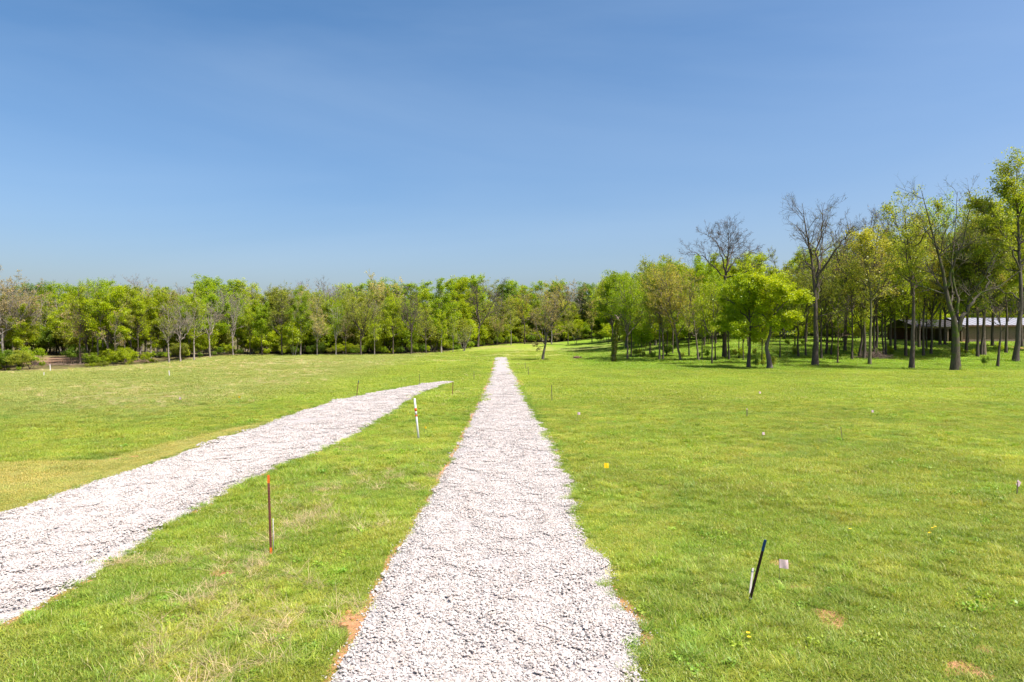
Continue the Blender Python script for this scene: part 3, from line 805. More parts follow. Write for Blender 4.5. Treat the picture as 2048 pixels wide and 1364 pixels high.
def gen_mains(seed, H, form, r0, lean=(0, 0), spread=1.0):
    r = np.random.default_rng(seed + 5000); M = []
    lx, ly = lean
    def along(t): return np.array([lx * H * t, ly * H * t, H * t])
    if form == 'leader':             # one stem to the top with ascending limbs
        top = 0.9
        M.append(([along(0), along(.3) + r.normal(0, .01 * H, 3) * [1, 1, 0], along(.6) + r.normal(0, .02 * H, 3) * [1, 1, 0], along(top)], r0, r0 * 0.12, 0.3))
        n = r.integers(9, 13); az = r.uniform(0, 6.28)
        for k in range(n):
            t = 0.3 + 0.54 * k / n + r.uniform(-.03, .03); az += 2.4 + r.normal(0, .3)
            L = H * (0.34 - 0.2 * t) * r.uniform(.8, 1.25) * spread; el = math.radians(18 + 45 * t + r.normal(0, 8))
            d = np.array([math.cos(az), math.sin(az), 0]); b = along(t)
            M.append(([b, b + d * L * .5 * math.cos(el) + [0, 0, L * .45 * math.sin(el)], b + d * L * math.cos(el) * .95 + [0, 0, L * math.sin(el) * 1.15]], r0 * (0.42 - 0.25 * t), 0.03, 0.3))
    elif form == 'fork':             # a short bole dividing into a few long rising limbs
        fk = r.uniform(.26, .36)
        M.append(([along(0), along(fk * .5) + r.normal(0, .006 * H, 3) * [1, 1, 0], along(fk), along(fk + .14) + r.normal(0, .015 * H, 3) * [1, 1, 0]], r0, r0 * 0.5, 0.7))
        n = r.integers(4, 6); az = r.uniform(0, 6.28)
        for k in range(n):
            az += 6.28 / n + r.normal(0, .3); b = along(fk * r.uniform(.8, 1.35)); L = (H - b[2]) * r.uniform(.82, 1.02)
            el = math.radians(r.uniform(52, 80)); d = np.array([math.cos(az), math.sin(az), 0]) * spread
            M.append(([b, b + d * L * .30 * math.cos(el) * 1.3 + [0, 0, L * .3 * math.sin(el)], b + d * L * .65 * math.cos(el) + [0, 0, L * .66 * math.sin(el)], b + d * L * math.cos(el) * .95 + [0, 0, L]], r0 * 0.55, 0.035, 0.22))
    elif form == 'multi':            # several stems from the ground
        n = r.integers(3, 6); az = r.uniform(0, 6.28)
        for k in range(n):
            az += 6.28 / n + r.normal(0, .4); d = np.array([math.cos(az), math.sin(az), 0]) * spread; L = H * r.uniform(.75, .98); b = d * 0.25
            M.append(([b, b + d * L * .12 + [0, 0, L * .33], b + d * L * .24 + [0, 0, L * .66], b + d * L * .32 + [0, 0, L]], r0 * r.uniform(.5, .75), 0.03, 0.3))
    return M

SPEC = {}
def spec(name, n, kind, form, H, r0, **kw):
    SPEC[name] = [make_tree(sd := 1000 + 97 * len(SPEC) + 13 * k, gen_mains(sd, H, form if isinstance(form, str) else form[k % len(form)], r0, spread=kw.get('spread', 1.0)), kind, H, **{a: b for a, b in kw.items() if a != 'spread'}) for k in range(n)], H
spec('leafy', 5, 'leafy', ('leader', 'leader', 'fork'), 15, 0.22, leaf_n=1.45, leaf_s=0.78, gap=0.36, per=1.45, spread=1.15)
spec('airy', 3, 'leafy', ('leader', 'fork'), 15, 0.20, leaf_n=0.6, leaf_s=0.72, gap=0.40, per=1.6)
spec('bud', 4, 'bud', ('fork', 'leader'), 16, 0.22, leaf_n=1.0, gap=0.3, per=1.2)
spec('bare', 2, 'bare', ('fork', 'fork'), 16, 0.24, leaf_n=0.5, fine=0.9, per=1.2)
spec('multi', 2, 'bud', 'multi', 11, 0.22, leaf_n=0.9, gap=0.3)
spec('thicket', 2, 'leafy', 'multi', 5, 0.08, leaf_n=1.0, gap=0.3, leaf_s=0.75, per=2.2)

YG = (0.34, 0.44, 0.008); GR = (0.26, 0.385, 0.010); DG = (0.15, 0.255, 0.018); OL = (0.285, 0.34, 0.04); GO = (0.39, 0.37, 0.06); TA = (0.42, 0.36, 0.20); CR = (0.55, 0.50, 0.19); RD = (0.36, 0.26, 0.19)
BK = (0.085, 0.07, 0.056); BG = (0.21, 0.19, 0.165); BT = (0.16, 0.13, 0.098); BW = (0.40, 0.37, 0.33)

NAMES = dict(leafy='leafy_tree', airy='leafy_tree', bud='budding_tree', bare='bare_tree', multi='budding_tree', thicket='shrub')
FEET = []
def plant(meshes, Href, loc, H, width, rz, leafc, barkc, name, label, cat, group=None, tilt=(0, 0)):
    e = bpy.data.objects.new(name, None); COL.objects.link(e); e.empty_display_size = 0.5
    FEET.append(loc); e.location = loc; s = H / Href; e.scale = (s * width, s * width, s); e.rotation_mode = 'ZYX'; e.rotation_euler = (tilt[0], tilt[1], rz)
    e['label'] = label; e['category'] = cat
    if group: e['group'] = group
    obj('trunk', meshes[0], e, color=barkc)
    cr = obj('crown', meshes[1], e, color=barkc)
    if meshes[2] is not None: obj('foliage', meshes[2], cr, color=leafc)
    return e
_cnt = {}
def tree(px, base, top, sp, leafc, barkc, label, width=1.0, group=None, Y=None, rz=None, tilt=0.0, cat='tree', var=None):
    """one tree by where it meets the ground (photo pixel) and how high it reaches"""
    if Y is None: x, y, z = at(px, base)
    else:
        x = (px - 1024) / F * Y; y = Y; z = float(zf(x, y))
    zt = xyz_at(px, top, y)[2]
    k = _cnt.get(sp, 0); _cnt[sp] = k + 1
    lst, Href = SPEC[sp]
    if rz is None: rz = (k * 2.399 + px * 0.01) % 6.283
    j = 0.9 + 0.2 * ((k * 0.618) % 1)
    lc = tuple(min(1, v * j) for v in leafc)
    return plant(lst[(k if var is None else var) % len(lst)], Href, (x, y, z), max(1.0, (zt - z) / 1.02), width, rz, lc, barkc, NAMES[sp], label, cat, group, (0, tilt))

# --- the left-hand wood: the trees standing along its edge
G1 = 'trees along the edge of the woods'
E = [
 (4, 736, 552, 'bud', TA, BG, 1.25, 'tall tan budding tree cut by the left border of the picture'),
 (44, 735, 608, 'leafy', YG, BK, 0.95, 'yellow-green rounded tree over the shrubs at the left border'),
 (100, 706, 568, 'leafy', GR, BK, 1.1, 'green tree with twin dark trunks standing behind the brown clearing'),
 (160, 728, 566, 'airy', YG, BT, 0.95, 'yellow-green tree with slanting stems just past the brown clearing'),
 (196, 726, 560, 'airy', GR, BG, 0.95, 'loose green tree second to the right of the brown clearing'),
 (228, 727, 605, 'multi', TA, BG, 0.8, 'grey twiggy low tree at the bend of the wood edge'),
 (248, 724, 574, 'airy', OL, BK, 0.85, 'olive thin-leaved tree above the grey twiggy low one'),
 (276, 722, 578, 'airy', YG, BK, 0.85, 'yellow-green tree with a trunk leaning right above small dirt bank'),
 (302, 716, 584, 'airy', YG, BW, 0.7, 'yellow-green tree on a slim pale trunk beside the dirt bank'),
 (330, 714, 582, 'leafy', YG, BW, 0.75, 'yellow tree with thin white trunk at the wood edge'),
 (366, 712, 580, 'airy', GR, BG, 0.85, 'bright green tree with low boughs between white trunk and dark one'),
 (424, 711, 584, 'leafy', GR, BK, 1.0, 'broad green tree with stout dark trunk and open lower limbs'),
 (466, 711, 578, 'bare', TA, BG, 0.75, 'thin grey almost leafless tree beside the broad green one'),
 (500, 711, 612, 'airy', YG, BK, 0.75, 'shorter yellow-green tree in front of pale bare crowns'),
 (524, 711, 602, 'leafy', GR, BK, 0.7, 'pointed green tree just left of the tall twiggy forked one'),
 (564, 711, 574, 'bud', OL, BK, 0.9, 'tall twiggy olive tree with dark forked stem at wood edge'),
 (588, 711, 646, 'thicket', YG, BG, 0.7, 'small bright yellow-green sapling low at the wood edge'),
 (601, 711, 580, 'leafy', GR, BG, 0.75, 'tall bright green tree right of the twiggy forked one'),
 (634, 711, 624, 'bud', CR, BG, 0.8, 'low pale cream-green tree at the wood edge'),
 (672, 710, 604, 'airy', GR, BW, 0.8, 'loose green tree on a white birch-like trunk'),
 (692, 710, 628, 'bud', TA, BT, 0.7, 'small tan tree between the white trunk and the Y-forked one'),
 (722, 710, 588, 'bud', OL, BK, 1.1, 'wide olive-tan tree whose dark trunk splits in a Y'),
 (749, 710, 624, 'airy', YG, BG, 0.75, 'low vivid yellow-green tree right of the Y-forked trunk'),
 (786, 709, 590, 'airy', YG, BK, 0.9, 'full yellow-green tree below the cream treetop'),
 (822, 708, 572, 'bare', TA, BK, 0.85, 'grey-tan leafless tree rising between two green crowns'),
 (852, 707, 612, 'bud', OL, BK, 0.9, 'dull olive tree left of the brightest yellow sapling'),
 (883, 706, 624, 'leafy', YG, BW, 0.62, 'brightest yellow-green young tree on a pale trunk near the wood corner'),
 (906, 704, 628, 'airy', YG, BG, 0.6, 'yellow-green young tree last before the wood corner'),
 (928, 702, 650, 'multi', OL, BG, 0.9, 'bushy olive small tree at the corner of the woods'),
 (956, 694, 556, 'bare', TA, BK, 1.25, 'huge spreading grey tree with dark limbs fanning right above the drive end'),
 (994, 691, 632, 'bud', TA, BK, 0.7, 'slender tan tree straight behind the drive end'),
 (1022, 690, 604, 'airy', OL, BG, 0.8, 'thin olive tree between the slender tan and golden ones'),
 (1049, 688, 574, 'bud', GO, BK, 0.85, 'golden tree with narrow dark trunk behind the lone field tree'),
 (1103, 688, 568, 'bud', GO, BG, 0.85, 'golden-tan tree top right behind the lone field tree'),
 (1136, 689, 606, 'airy', OL, BK, 0.85, 'olive-green tree behind the right limb of the lone field tree'),
 (1152, 688, 650, 'multi', GO, BG, 0.95, 'rounded golden-olive bush with drooping twigs at the far field edge'),
 (1184, 685, 594, 'bud', CR, BK, 0.75, 'cream-green blossoming tree at the far field edge'),
 (1208, 685, 610, 'leafy', GR, BK, 0.7, 'green tree right behind the cream-green blossoming one'),
]
for (px, b_, tp, sp, lc, bc, wd, lab) in E:
    tree(px, b_, tp, sp, lc, bc, lab, wd, G1)

# --- a second row of trees seen between those of the edge
ORD = [a + b for a in ('', 'twenty-') for b in 'first second third fourth fifth sixth seventh eighth ninth'.split()]
ORD = ORD[:9] + 'tenth eleventh twelfth thirteenth fourteenth fifteenth sixteenth seventeenth eighteenth nineteenth twentieth'.split() + ORD[9:]
LOOK = {DG: 'dark green', GR: 'mid green', YG: 'yellow-green', OL: 'olive', TA: 'grey-tan bare', RD: 'reddish bare', CR: 'cream', GO: 'golden'}
KC = [('bud', OL), ('bare', TA), ('airy', YG), ('bare', TA), ('airy', GR), ('bare', RD), ('leafy', YG), ('bud', OL), ('bare', TA), ('bud', CR)]
sr_ = np.random.default_rng(12); S2_ = []
for k, px in enumerate(range(22, 1200, 31)):
    px = px + int(sr_.integers(-15, 16)); Ye = np.interp((px - 1024) / F * 150, [-150, -120, -79, -69, -66, -60, -30, -20, -12, 0, 25, 40], [96, 100, 106, 117, 128, 152, 152, 158, 192, 214, 232, 236])
    if px < 330: Ye = max(Ye, np.interp(px, [0, 200, 330], [112, 128, 150]))
    if px > 930: Ye = np.interp(px, [930, 1000, 1200], [192, 216, 236])
    if 60 < px < 165: Ye = 148
    S2_.append((px, int(sr_.integers(572, 606)), *KC[k % 10], Ye + sr_.uniform(4, 16)))
seen = {}
for (px, tp, sp, lc, Yd) in S2_:
    k = seen.get(LOOK[lc], 0); seen[LOOK[lc]] = k + 1
    tree(px, 0, tp, sp, lc, (0.27, 0.24, 0.205), f'{ORD[k]} {LOOK[lc]} tree from the left in the second row of the woods', 0.85, 'second row of trees in the woods', Y=Yd)

# --- treetops that make the skyline behind the edge
G2 = 'treetops on the skyline behind the woods'
T = [
 (52, 574, 'leafy', DG, 160), (84, 571, 'airy', DG, 175), (122, 566, 'bare', RD, 185), (146, 566, 'leafy', GR, 165), (176, 562, 'airy', GR, 178), (222, 558, 'leafy', GR, 172), (282, 557, 'bare', RD, 190),
 (262, 566, 'bud', OL, 176), (316, 574, 'leafy', DG, 182), (345, 575, 'bare', TA, 180), (378, 582, 'bare', TA, 175), (402, 572, 'leafy', GR, 180), (436, 562, 'leafy', GR, 186), (492, 559, 'leafy', YG, 190), (466, 564, 'leafy', GR, 200),
 (448, 574, 'bare', TA, 168), (528, 576, 'bare', TA, 168), (556, 574, 'airy', OL, 196), (584, 576, 'bare', TA, 176), (616, 572, 'leafy', GR, 182), (640, 566, 'bare', RD, 186), (668, 558, 'bare', TA, 178),
 (700, 570, 'leafy', YG, 200), (716, 574, 'bare', TA, 176), (742, 568, 'leafy', GR, 194), (774, 562, 'bud', CR, 178), (800, 560, 'leafy', GR, 196), (842, 560, 'leafy', GR, 194), (882, 558, 'leafy', GR, 178), (912, 557, 'leafy', YG, 198), (938, 558, 'leafy', GR, 204),
 (975, 553, 'bud', OL, 226), (1008, 562, 'leafy', DG, 238), (1034, 558, 'leafy', GR, 244), (1066, 562, 'leafy', GR, 240), (1110, 562, 'leafy', GR, 246), (1142, 576, 'bare', TA, 240), (1164, 574, 'airy', DG, 252), (1186, 572, 'leafy', DG, 246), (1214, 566, 'leafy', GR, 248), (1240, 566, 'leafy', GR, 235),
]
seen = {}; tot = {}
for t in T: tot[LOOK[t[3]]] = tot.get(LOOK[t[3]], 0) + 1
for (px, tp, sp, lc, Yd) in sorted(T):
    k = seen.get(LOOK[lc], 0); seen[LOOK[lc]] = k + 1
    lab = f'{ORD[k]} {LOOK[lc]} treetop from the left on the skyline of the woods' if tot[LOOK[lc]] > 1 else f'only {LOOK[lc]} treetop on the skyline of the woods'
    tree(px, 0, tp, sp, lc, BG, lab, 1.05, G2, Y=Yd)

# --- the grove on the right
G3 = 'trees of the grove'
GV = [
 (1255, 718, 548, 'airy', GR, BT, 0.85, 0, 'loose green tree with pale forked trunk behind the ivy snag'),
 (1262, 715, 560, 'airy', OL, BK, 0.7, 0, 'dark-stemmed olive tree close behind the pale forked trunk'),
 (1284, 713, 640, 'thicket', GR, BK, 0.6, 0, 'small sapling on a thin stem right of the ivy snag'),
 (1319, 719, 526, 'airy', OL, BT, 0.75, 0, 'left one of two close straight brown trunks in the grove'),
 (1326, 719, 540, 'airy', GO, BT, 0.7, 0, 'right one of two close straight brown trunks in the grove'),
 (1333, 712, 556, 'leafy', GR, BK, 0.8, 0, 'dark trunk behind the two close brown trunks'),
 (1361, 720, 536, 'bud', GO, BT, 1.0, -0.16, 'brown trunk leaning left with golden spreading crown'),
 (1378, 712, 565, 'airy', YG, BK, 0.8, 0, 'straight dark trunk between the two leaning ones'),
 (1397, 722, 548, 'bud', OL, BT, 0.9, -0.14, 'mossy brown trunk leaning left, foot beside a straight stem'),
 (1404, 720, 560, 'airy', YG, BT, 0.65, 0, 'straight stem rising at the foot of the leaning mossy trunk'),
 (1424, 728, 556, 'airy', YG, BK, 0.75, 0, 'slim dark trunk nearest the field, left of the bright tree pair'),
 (1431, 720, 556, 'airy', GR, BK, 0.7, 0, 'slim trunk close behind the one nearest the field'),
 (1458, 719, 560, 'leafy', GR, BK, 0.8, 0, 'stout dark trunk in the shade left of the bright tree pair'),
 (1478, 717, 570, 'airy', YG, BK, 0.7, 0, 'dark trunk in the shade right of the stout one'),
 (1487, 720, 560, 'leafy', GR, BK, 0.6, 0, 'thin trunk just behind the bright tree pair'),
 (1524, 728, 575, 'leafy', YG, BK, 0.6, 0, 'short black trunk between the bright tree pair'),
 (1560, 716, 560, 'airy', GR, BK, 0.7, 0, 'thin trunk behind the right side of the bright tree pair'),
 (1597, 714, 520, 'bud', OL, BK, 0.85, 0, 'straight dark trunk just left of the tall bare oak'),
 (1612, 712, 540, 'bud', OL, BK, 0.8, 0, 'slanting thin trunk close left of the tall bare oak'),
 (1643, 718, 500, 'bud', OL, BK, 0.8, 0, 'dark trunk close right behind the tall bare oak'),
 (1652, 708, 520, 'airy', GR, BK, 0.8, 0, 'thin far trunk right behind the tall bare oak'),
 (1704, 719, 500, 'airy', OL, BK, 0.75, 0, 'dark slim trunk left of the slender forked tree'),
 (1718, 716, 480, 'bud', OL, BK, 0.85, 0.1, 'dark trunk leaning right behind the slender forked tree'),
 (1728, 718, 440, 'bare', TA, BK, 0.85, 0, 'bare-topped dark tree behind the slender forked one'),
 (1748, 714, 470, 'airy', GO, BK, 0.8, 0, 'viny trunk standing in the brush heap'),
 (1768, 712, 500, 'airy', YG, BK, 0.75, -0.05, 'thin trunk between the brush heap and the dark straight one'),
 (1781, 707, 450, 'airy', OL, BK, 0.85, 0, 'dark straight trunk with flared foot right of the brush heap'),
 (1810, 713, 520, 'airy', YG, BK, 0.7, 0, 'slim trunk left of the tall dark olive tree'),
 (1847, 712, 470, 'airy', GO, BK, 0.8, 0, 'pair-like slim trunk in front of the carport'),
 (1853, 704, 520, 'airy', YG, BK, 0.7, 0, 'thinner stem behind the slim trunk in front of the carport'),
 (1890, 690, 470, 'airy', GO, BK, 0.9, 0, 'far small trunk hidden beside the mossy forked oak'),
 (1932, 704, 460, 'airy', OL, BK, 0.8, 0, 'crooked small trunk right of the mossy forked oak'),
 (1955, 714, 420, 'airy', OL, BK, 0.75, 0, 'dark trunk touching the thick grey one before the metal roof'),
 (1968, 710, 400, 'leafy', OL, BT, 0.8, 0, 'thick grey trunk with flared foot before the metal roof'),
]
for (px, b_, tp, sp, lc, bc, wd, tl, lab) in GV:
    tree(px, b_, tp, sp, lc, bc, lab, wd, G3, tilt=tl)
# tall crowns behind the grove
G4 = 'crowns rising behind the grove'
BT_ = [(1300, 530, 'airy', OL, 128), (1345, 528, 'airy', GO, 125), (1408, 510, 'leafy', GR, 135), (1432, 545, 'airy', GR, 140), (1496, 545, 'airy', OL, 128), (1590, 560, 'airy', GR, 130), (1612, 500, 'leafy', YG, 138), (1655, 492, 'bud', OL, 120), (1690, 470, 'airy', GR, 126),
       (1690, 428, 'bare', TA, 118), (1752, 426, 'bare', RD, 124), (1790, 440, 'airy', OL, 120), (1838, 420, 'airy', GO, 126), (1880, 400, 'airy', GR, 130), (1935, 400, 'airy', YG, 134), (1985, 380, 'airy', OL, 128), (2044, 390, 'leafy', GR, 126), (2090, 380, 'leafy', GR, 118), (1662, 540, 'bud', OL, 112), (1722, 515, 'bud', GO, 114), (1772, 486, 'bud', OL, 112), (1812, 472, 'airy', YG, 110), (1862, 452, 'bud', OL, 114), (1906, 446, 'airy', GR, 116), (1962, 436, 'bud', GO, 112), (2012, 424, 'airy', OL, 114)]
seen = {}; tot = {}
for t in BT_: tot[LOOK[t[3]]] = tot.get(LOOK[t[3]], 0) + 1
for (px, tp, sp, lc, Yd) in sorted(BT_):
    k = seen.get(LOOK[lc], 0); seen[LOOK[lc]] = k + 1
    lab = f'{ORD[k]} {LOOK[lc]} crown from the left behind the grove trunks' if tot[LOOK[lc]] > 1 else f'only {LOOK[lc]} crown behind the grove trunks'
    tree(px, 0, tp, sp, lc, BK, lab, 0.72, G4, Y=Yd)

# --- trees one knows by their own shape
def own_tree(px, base, pts_list, kind, leafc, barkc, name, label, seed, depth=1.0, bmat=None, **kw):
    """limbs traced as (dx px, py, depth m, radius) lists, the trunk first"""
    x, y, z = at(px, base); k = y / F
    mains = []
    for (pts, r0, r1, t0) in pts_list:
        mains.append(([np.array([q[0] * k, q[2], (base - q[1]) * k]) for q in pts], r0, r1, t0))
    H = max(q[1][2] if False else p[2] for (pp, *_) in mains for p in pp for q in [(0, p)])
    meshes = make_tree(seed, mains, kind, H, bmat=bmat, thick=0.68, **kw)
    return plant(meshes, 1.0, (x, y, z), 1.0, 1.0, 0.0, leafc, barkc, name, label, 'tree', None)

own_tree(1630, 731, [
    ([(0, 731, 0), (1, 680, 0), (2, 630, 0), (2, 560, .2), (-6, 500, .3), (-14, 450, .6), (-20, 405, .8)], 0.62, 0.04, 0.5),
    ([(2, 575, 0), (9, 530, .5), (16, 480, 1.2), (24, 430, 1.5), (30, 400, 1.8)], 0.30, 0.03, 0.3),
    ([(4, 560, 0), (22, 520, -1), (38, 490, -1.5), (52, 470, -2), (62, 455, -2.2)], 0.24, 0.03, 0.3),
    ([(-4, 510, 0), (-18, 495, -.8), (-34, 470, -1.2), (-50, 455, -1.5)], 0.17, 0.03, 0.3),
    ([(8, 540, 0), (24, 505, 2), (36, 460, 3), (44, 425, 3.2)], 0.2, 0.03, 0.3),
    ([(0, 540, 0), (-14, 520, 1.5), (-30, 545, 2), (-42, 540, 2.3)], 0.13, 0.03, 0.3),
    ([(3, 637, 0), (20, 628, -1), (38, 622, -1.5), (56, 608, -1.6)], 0.13, 0.03, 0.3),
    ([(2, 600, 0), (18, 570, 1), (30, 540, 2), (44, 530, 2.5)], 0.15, 0.03, 0.3)],
    'bare', OL, BK, 'bare_oak_tree', 'tallest bare oak with dark single trunk and crooked open limbs', 301, leaf_n=0.2, per=1.05, fine=0.8, maxlen=3.6)
own_tree(1911, 741, [
    ([(0, 741, 0), (0, 700, 0), (-1, 665, 0), (-6, 640, 0), (-18, 590, .3), (-24, 540, .5), (-36, 480, .8), (-52, 420, 1), (-62, 378, 1.2)], 0.78, 0.04, 0.42),
    ([(1, 662, 0), (8, 640, -.3), (18, 618, -.5), (30, 600, -.6), (52, 582, -1), (86, 562, -1.5), (122, 535, -2)], 0.5, 0.04, 0.45),
    ([(6, 640, 0), (8, 610, .5), (10, 575, 1), (6, 530, 1.4), (14, 480, 1.8), (24, 420, 2.4), (30, 375, 2.6)], 0.30, 0.03, 0.4),
    ([(24, 605, 0), (34, 570, -1.2), (46, 530, -2), (60, 490, -2.6)], 0.2, 0.03, 0.3),
    ([(-20, 580, 0), (-12, 530, -1), (0, 480, -1.4), (8, 430, -1.6), (4, 385, -1.8)], 0.22, 0.03, 0.3),
    ([(-32, 500, 0), (-50, 470, .5), (-68, 450, 1), (-80, 425, 1.2)], 0.14, 0.03, 0.3),
    ([(60, 578, 0), (80, 540, 1), (100, 505, 1.5)], 0.14, 0.03, 0.3)],
    'bare', OL, (0.08, 0.07, 0.052), 'mossy_oak_tree', 'mossy oak forking low into two curving limbs, nearly leafless', 302, leaf_n=0.3, per=0.7, fine=0.65, bmat=M_MOSSY, maxlen=4.0)
own_tree(1540, 737, [
    ([(0, 737, 0), (-3, 712, 0), (-7, 692, 0), (2, 660, 0), (-1, 620, .2), (-4, 580, .2), (-6, 548, .3)], 0.5, 0.04, 0.45),
    ([(-6, 690, 0), (-20, 675, .4), (-34, 660, 1)], 0.12, 0.03, 0.3),
    ([(-2, 640, 0), (-20, 615, 1), (-44, 600, 2), (-60, 588, 2.4)], 0.18, 0.03, 0.25),
    ([(0, 640, 0), (20, 610, -1), (36, 598, -1.6), (50, 592, -2)], 0.18, 0.03, 0.25),
    ([(1, 655, 0), (22, 640, -2), (36, 632, -2.6)], 0.14, 0.03, 0.25),
    ([(0, 610, 0), (16, 580, 2), (28, 562, 3)], 0.13, 0.03, 0.25),
    ([(-2, 600, 0), (-22, 575, -1.4), (-34, 560, -2)], 0.13, 0.03, 0.25),
    ([(-1, 630, 0), (4, 600, -3), (8, 585, -4)], 0.13, 0.03, 0.25)],
    'leafy', (0.35, 0.44, 0.010), (0.14, 0.125, 0.11), 'leafy_maple_tree', 'vivid yellow-green tree with hollow forked trunk, right of the bright pair', 303, leaf_n=2.0, leaf_s=0.74, gap=0.38, maxlen=3.4, per=1.7)
own_tree(1497, 736, [
    ([(0, 736, 0), (1, 690, 0), (1, 650, 0), (-2, 610, 0), (2, 565, .3)], 0.36, 0.04, 0.4),
    ([(1, 660, 0), (-22, 640, 0), (-46, 640, .5), (-62, 650, .8)], 0.15, 0.03, 0.25),
    ([(1, 670, 0), (-16, 662, -2), (-34, 672, -3)], 0.12, 0.03, 0.25),
    ([(0, 640, 0), (-24, 606, 1), (-44, 590, 2)], 0.15, 0.03, 0.25),
    ([(0, 640, 0), (20, 615, 1), (34, 600, 2)], 0.14, 0.03, 0.25),
    ([(1, 655, 0), (22, 650, -2), (36, 655, -3)], 0.12, 0.03, 0.25),
    ([(0, 610, 0), (-10, 585, -2), (-16, 570, -3)], 0.12, 0.03, 0.25)],
    'leafy', (0.29, 0.40, 0.010), BK, 'leafy_maple_tree', 'yellow-green tree with straight dark trunk, left of the bright pair', 304, leaf_n=2.3, leaf_s=0.74, gap=0.38, maxlen=3.4, per=1.8)
own_tree(1449, 716, [
    ([(0, 716, 0), (0, 640, 0), (-1, 580, 0), (4, 540, 0), (8, 500, 0), (10, 465, .3)], 0.5, 0.05, 0.5),
    ([(3, 560, 0), (-20, 535, 0), (-46, 510, 1), (-74, 495, 1.5)], 0.2, 0.03, 0.3),
    ([(4, 550, 0), (-10, 515, -1), (-26, 485, -2), (-44, 472, -2)], 0.2, 0.03, 0.3),
    ([(4, 545, 0), (24, 520, .5), (46, 508, 1), (72, 494, 1.5)], 0.2, 0.03, 0.3),
    ([(6, 530, 0), (20, 505, 2), (34, 482, 3), (44, 472, 3)], 0.18, 0.03, 0.3),
    ([(6, 520, 0), (-2, 490, 2), (-8, 468, 3)], 0.16, 0.03, 0.3),
    ([(3, 555, 0), (30, 548, -2), (56, 530, -3), (74, 520, -3)], 0.16, 0.03, 0.3)],
    'bare', TA, BK, 'bare_tree', 'bare fan-shaped grey crown standing alone against the sky above the grove', 305, leaf_n=0, per=1.7, fine=1.0, maxlen=3.0)
own_tree(1823, 738, [
    ([(0, 738, 0), (2, 690, 0), (3, 640, 0), (4, 590, 0), (2, 530, .3), (-4, 470, .5), (-8, 410, .6)], 0.46, 0.04, 0.4),
    ([(4, 590, 0), (18, 560, 1), (22, 500, 1.5), (28, 450, 2)], 0.2, 0.03, 0.3),
    ([(4, 600, 0), (-14, 570, -1), (-22, 520, -1.5), (-34, 480, -2)], 0.18, 0.03, 0.3),
    ([(3, 560, 0), (-16, 540, 2), (-28, 560, 3)], 0.13, 0.03, 0.3),
    ([(0, 500, 0), (16, 460, -2), (26, 420, -3)], 0.14, 0.03, 0.3),
    ([(0, 490, 0), (-20, 450, 1), (-34, 415, 1.5)], 0.14, 0.03, 0.3)],
    'leafy', OL, BK, 'leafy_tree', 'tall dark-trunked olive tree between the brush heap and the mossy oak', 306, leaf_n=0.55, leaf_s=0.8, gap=0.42, maxlen=3.4, per=1.6)
own_tree(1739, 729, [
    ([(0, 729, 0), (2, 680, 0), (4, 620, 0), (2, 570, 0), (-8, 520, 0), (-14, 475, .3)], 0.34, 0.03, 0.45),
    ([(4, 600, 0), (12, 570, -.5), (24, 530, -1), (30, 490, -1.4)], 0.2, 0.03, 0.3),
    ([(2, 575, 0), (-20, 560, 1), (-36, 550, 1.5)], 0.11, 0.03, 0.3),
    ([(-6, 530, 0), (-22, 500, -1.5), (-30, 475, -2)], 0.12, 0.03, 0.3),
    ([(0, 545, 0), (4, 500, 2), (6, 470, 2.5)], 0.12, 0.03, 0.3)],
    'leafy', (0.34, 0.36, 0.04), (0.13, 0.125, 0.07), 'leafy_tree', 'slender mossy tree forking into a V with loose yellow-olive crown', 307, leaf_n=0.6, leaf_s=0.8, gap=0.40, maxlen=3.2, per=1.8)
own_tree(2031, 723, [
    ([(0, 723, 0), (3, 680, 0), (6, 600, 0), (8, 520, .3), (6, 440, .5), (2, 385, .5), (4, 345, .6)], 0.66, 0.05, 0.42),
    ([(7, 540, 0), (-20, 500, -1), (-44, 460, -1.5), (-62, 425, -2)], 0.22, 0.03, 0.3),
    ([(7, 490, 0), (-18, 440, 1), (-44, 420, 2), (-66, 405, 2.5)], 0.24, 0.03, 0.35),
    ([(7, 500, 0), (30, 450, 0), (56, 400, 1)], 0.24, 0.03, 0.3),
    ([(5, 430, 0), (-12, 395, -1), (-22, 370, -1.5)], 0.18, 0.03, 0.3),
    ([(7, 560, 0), (34, 520, 2), (60, 490, 3)], 0.2, 0.03, 0.3),
    ([(5, 430, 0), (28, 390, -1), (40, 365, -1)], 0.18, 0.03, 0.3),
    ([(6, 600, 0), (-14, 570, 3), (-30, 540, 4)], 0.15, 0.03, 0.3)],
    'leafy', (0.27, 0.33, 0.025), (0.09, 0.078, 0.065), 'leafy_tree', 'biggest tree at the right border, thick grey trunk and the highest green crown', 308, leaf_n=0.8, gap=0.42, maxlen=4.0, leaf_s=0.95, per=1.5)
own_tree(1995, 734, [
    ([(0, 734, 0), (4, 690, 0), (6, 665, 0), (2, 640, 0), (-8, 610, .5), (-14, 585, .8)], 0.26, 0.03, 0.45),
    ([(6, 668, 0), (16, 645, -.3), (22, 615, -.6), (24, 585, -1)], 0.15, 0.03, 0.3),
    ([(4, 650, 0), (-16, 635, 1.5), (-34, 625, 2)], 0.08, 0.02, 0.3),
    ([(3, 645, 0), (8, 610, 2), (8, 580, 2.4)], 0.1, 0.02, 0.3)],
    'bare', TA, BK, 'bare_tree', 'small dark forked bare tree in front of the metal roof', 309, leaf_n=0.4, per=1.1, fine=0.8, maxlen=2.6)
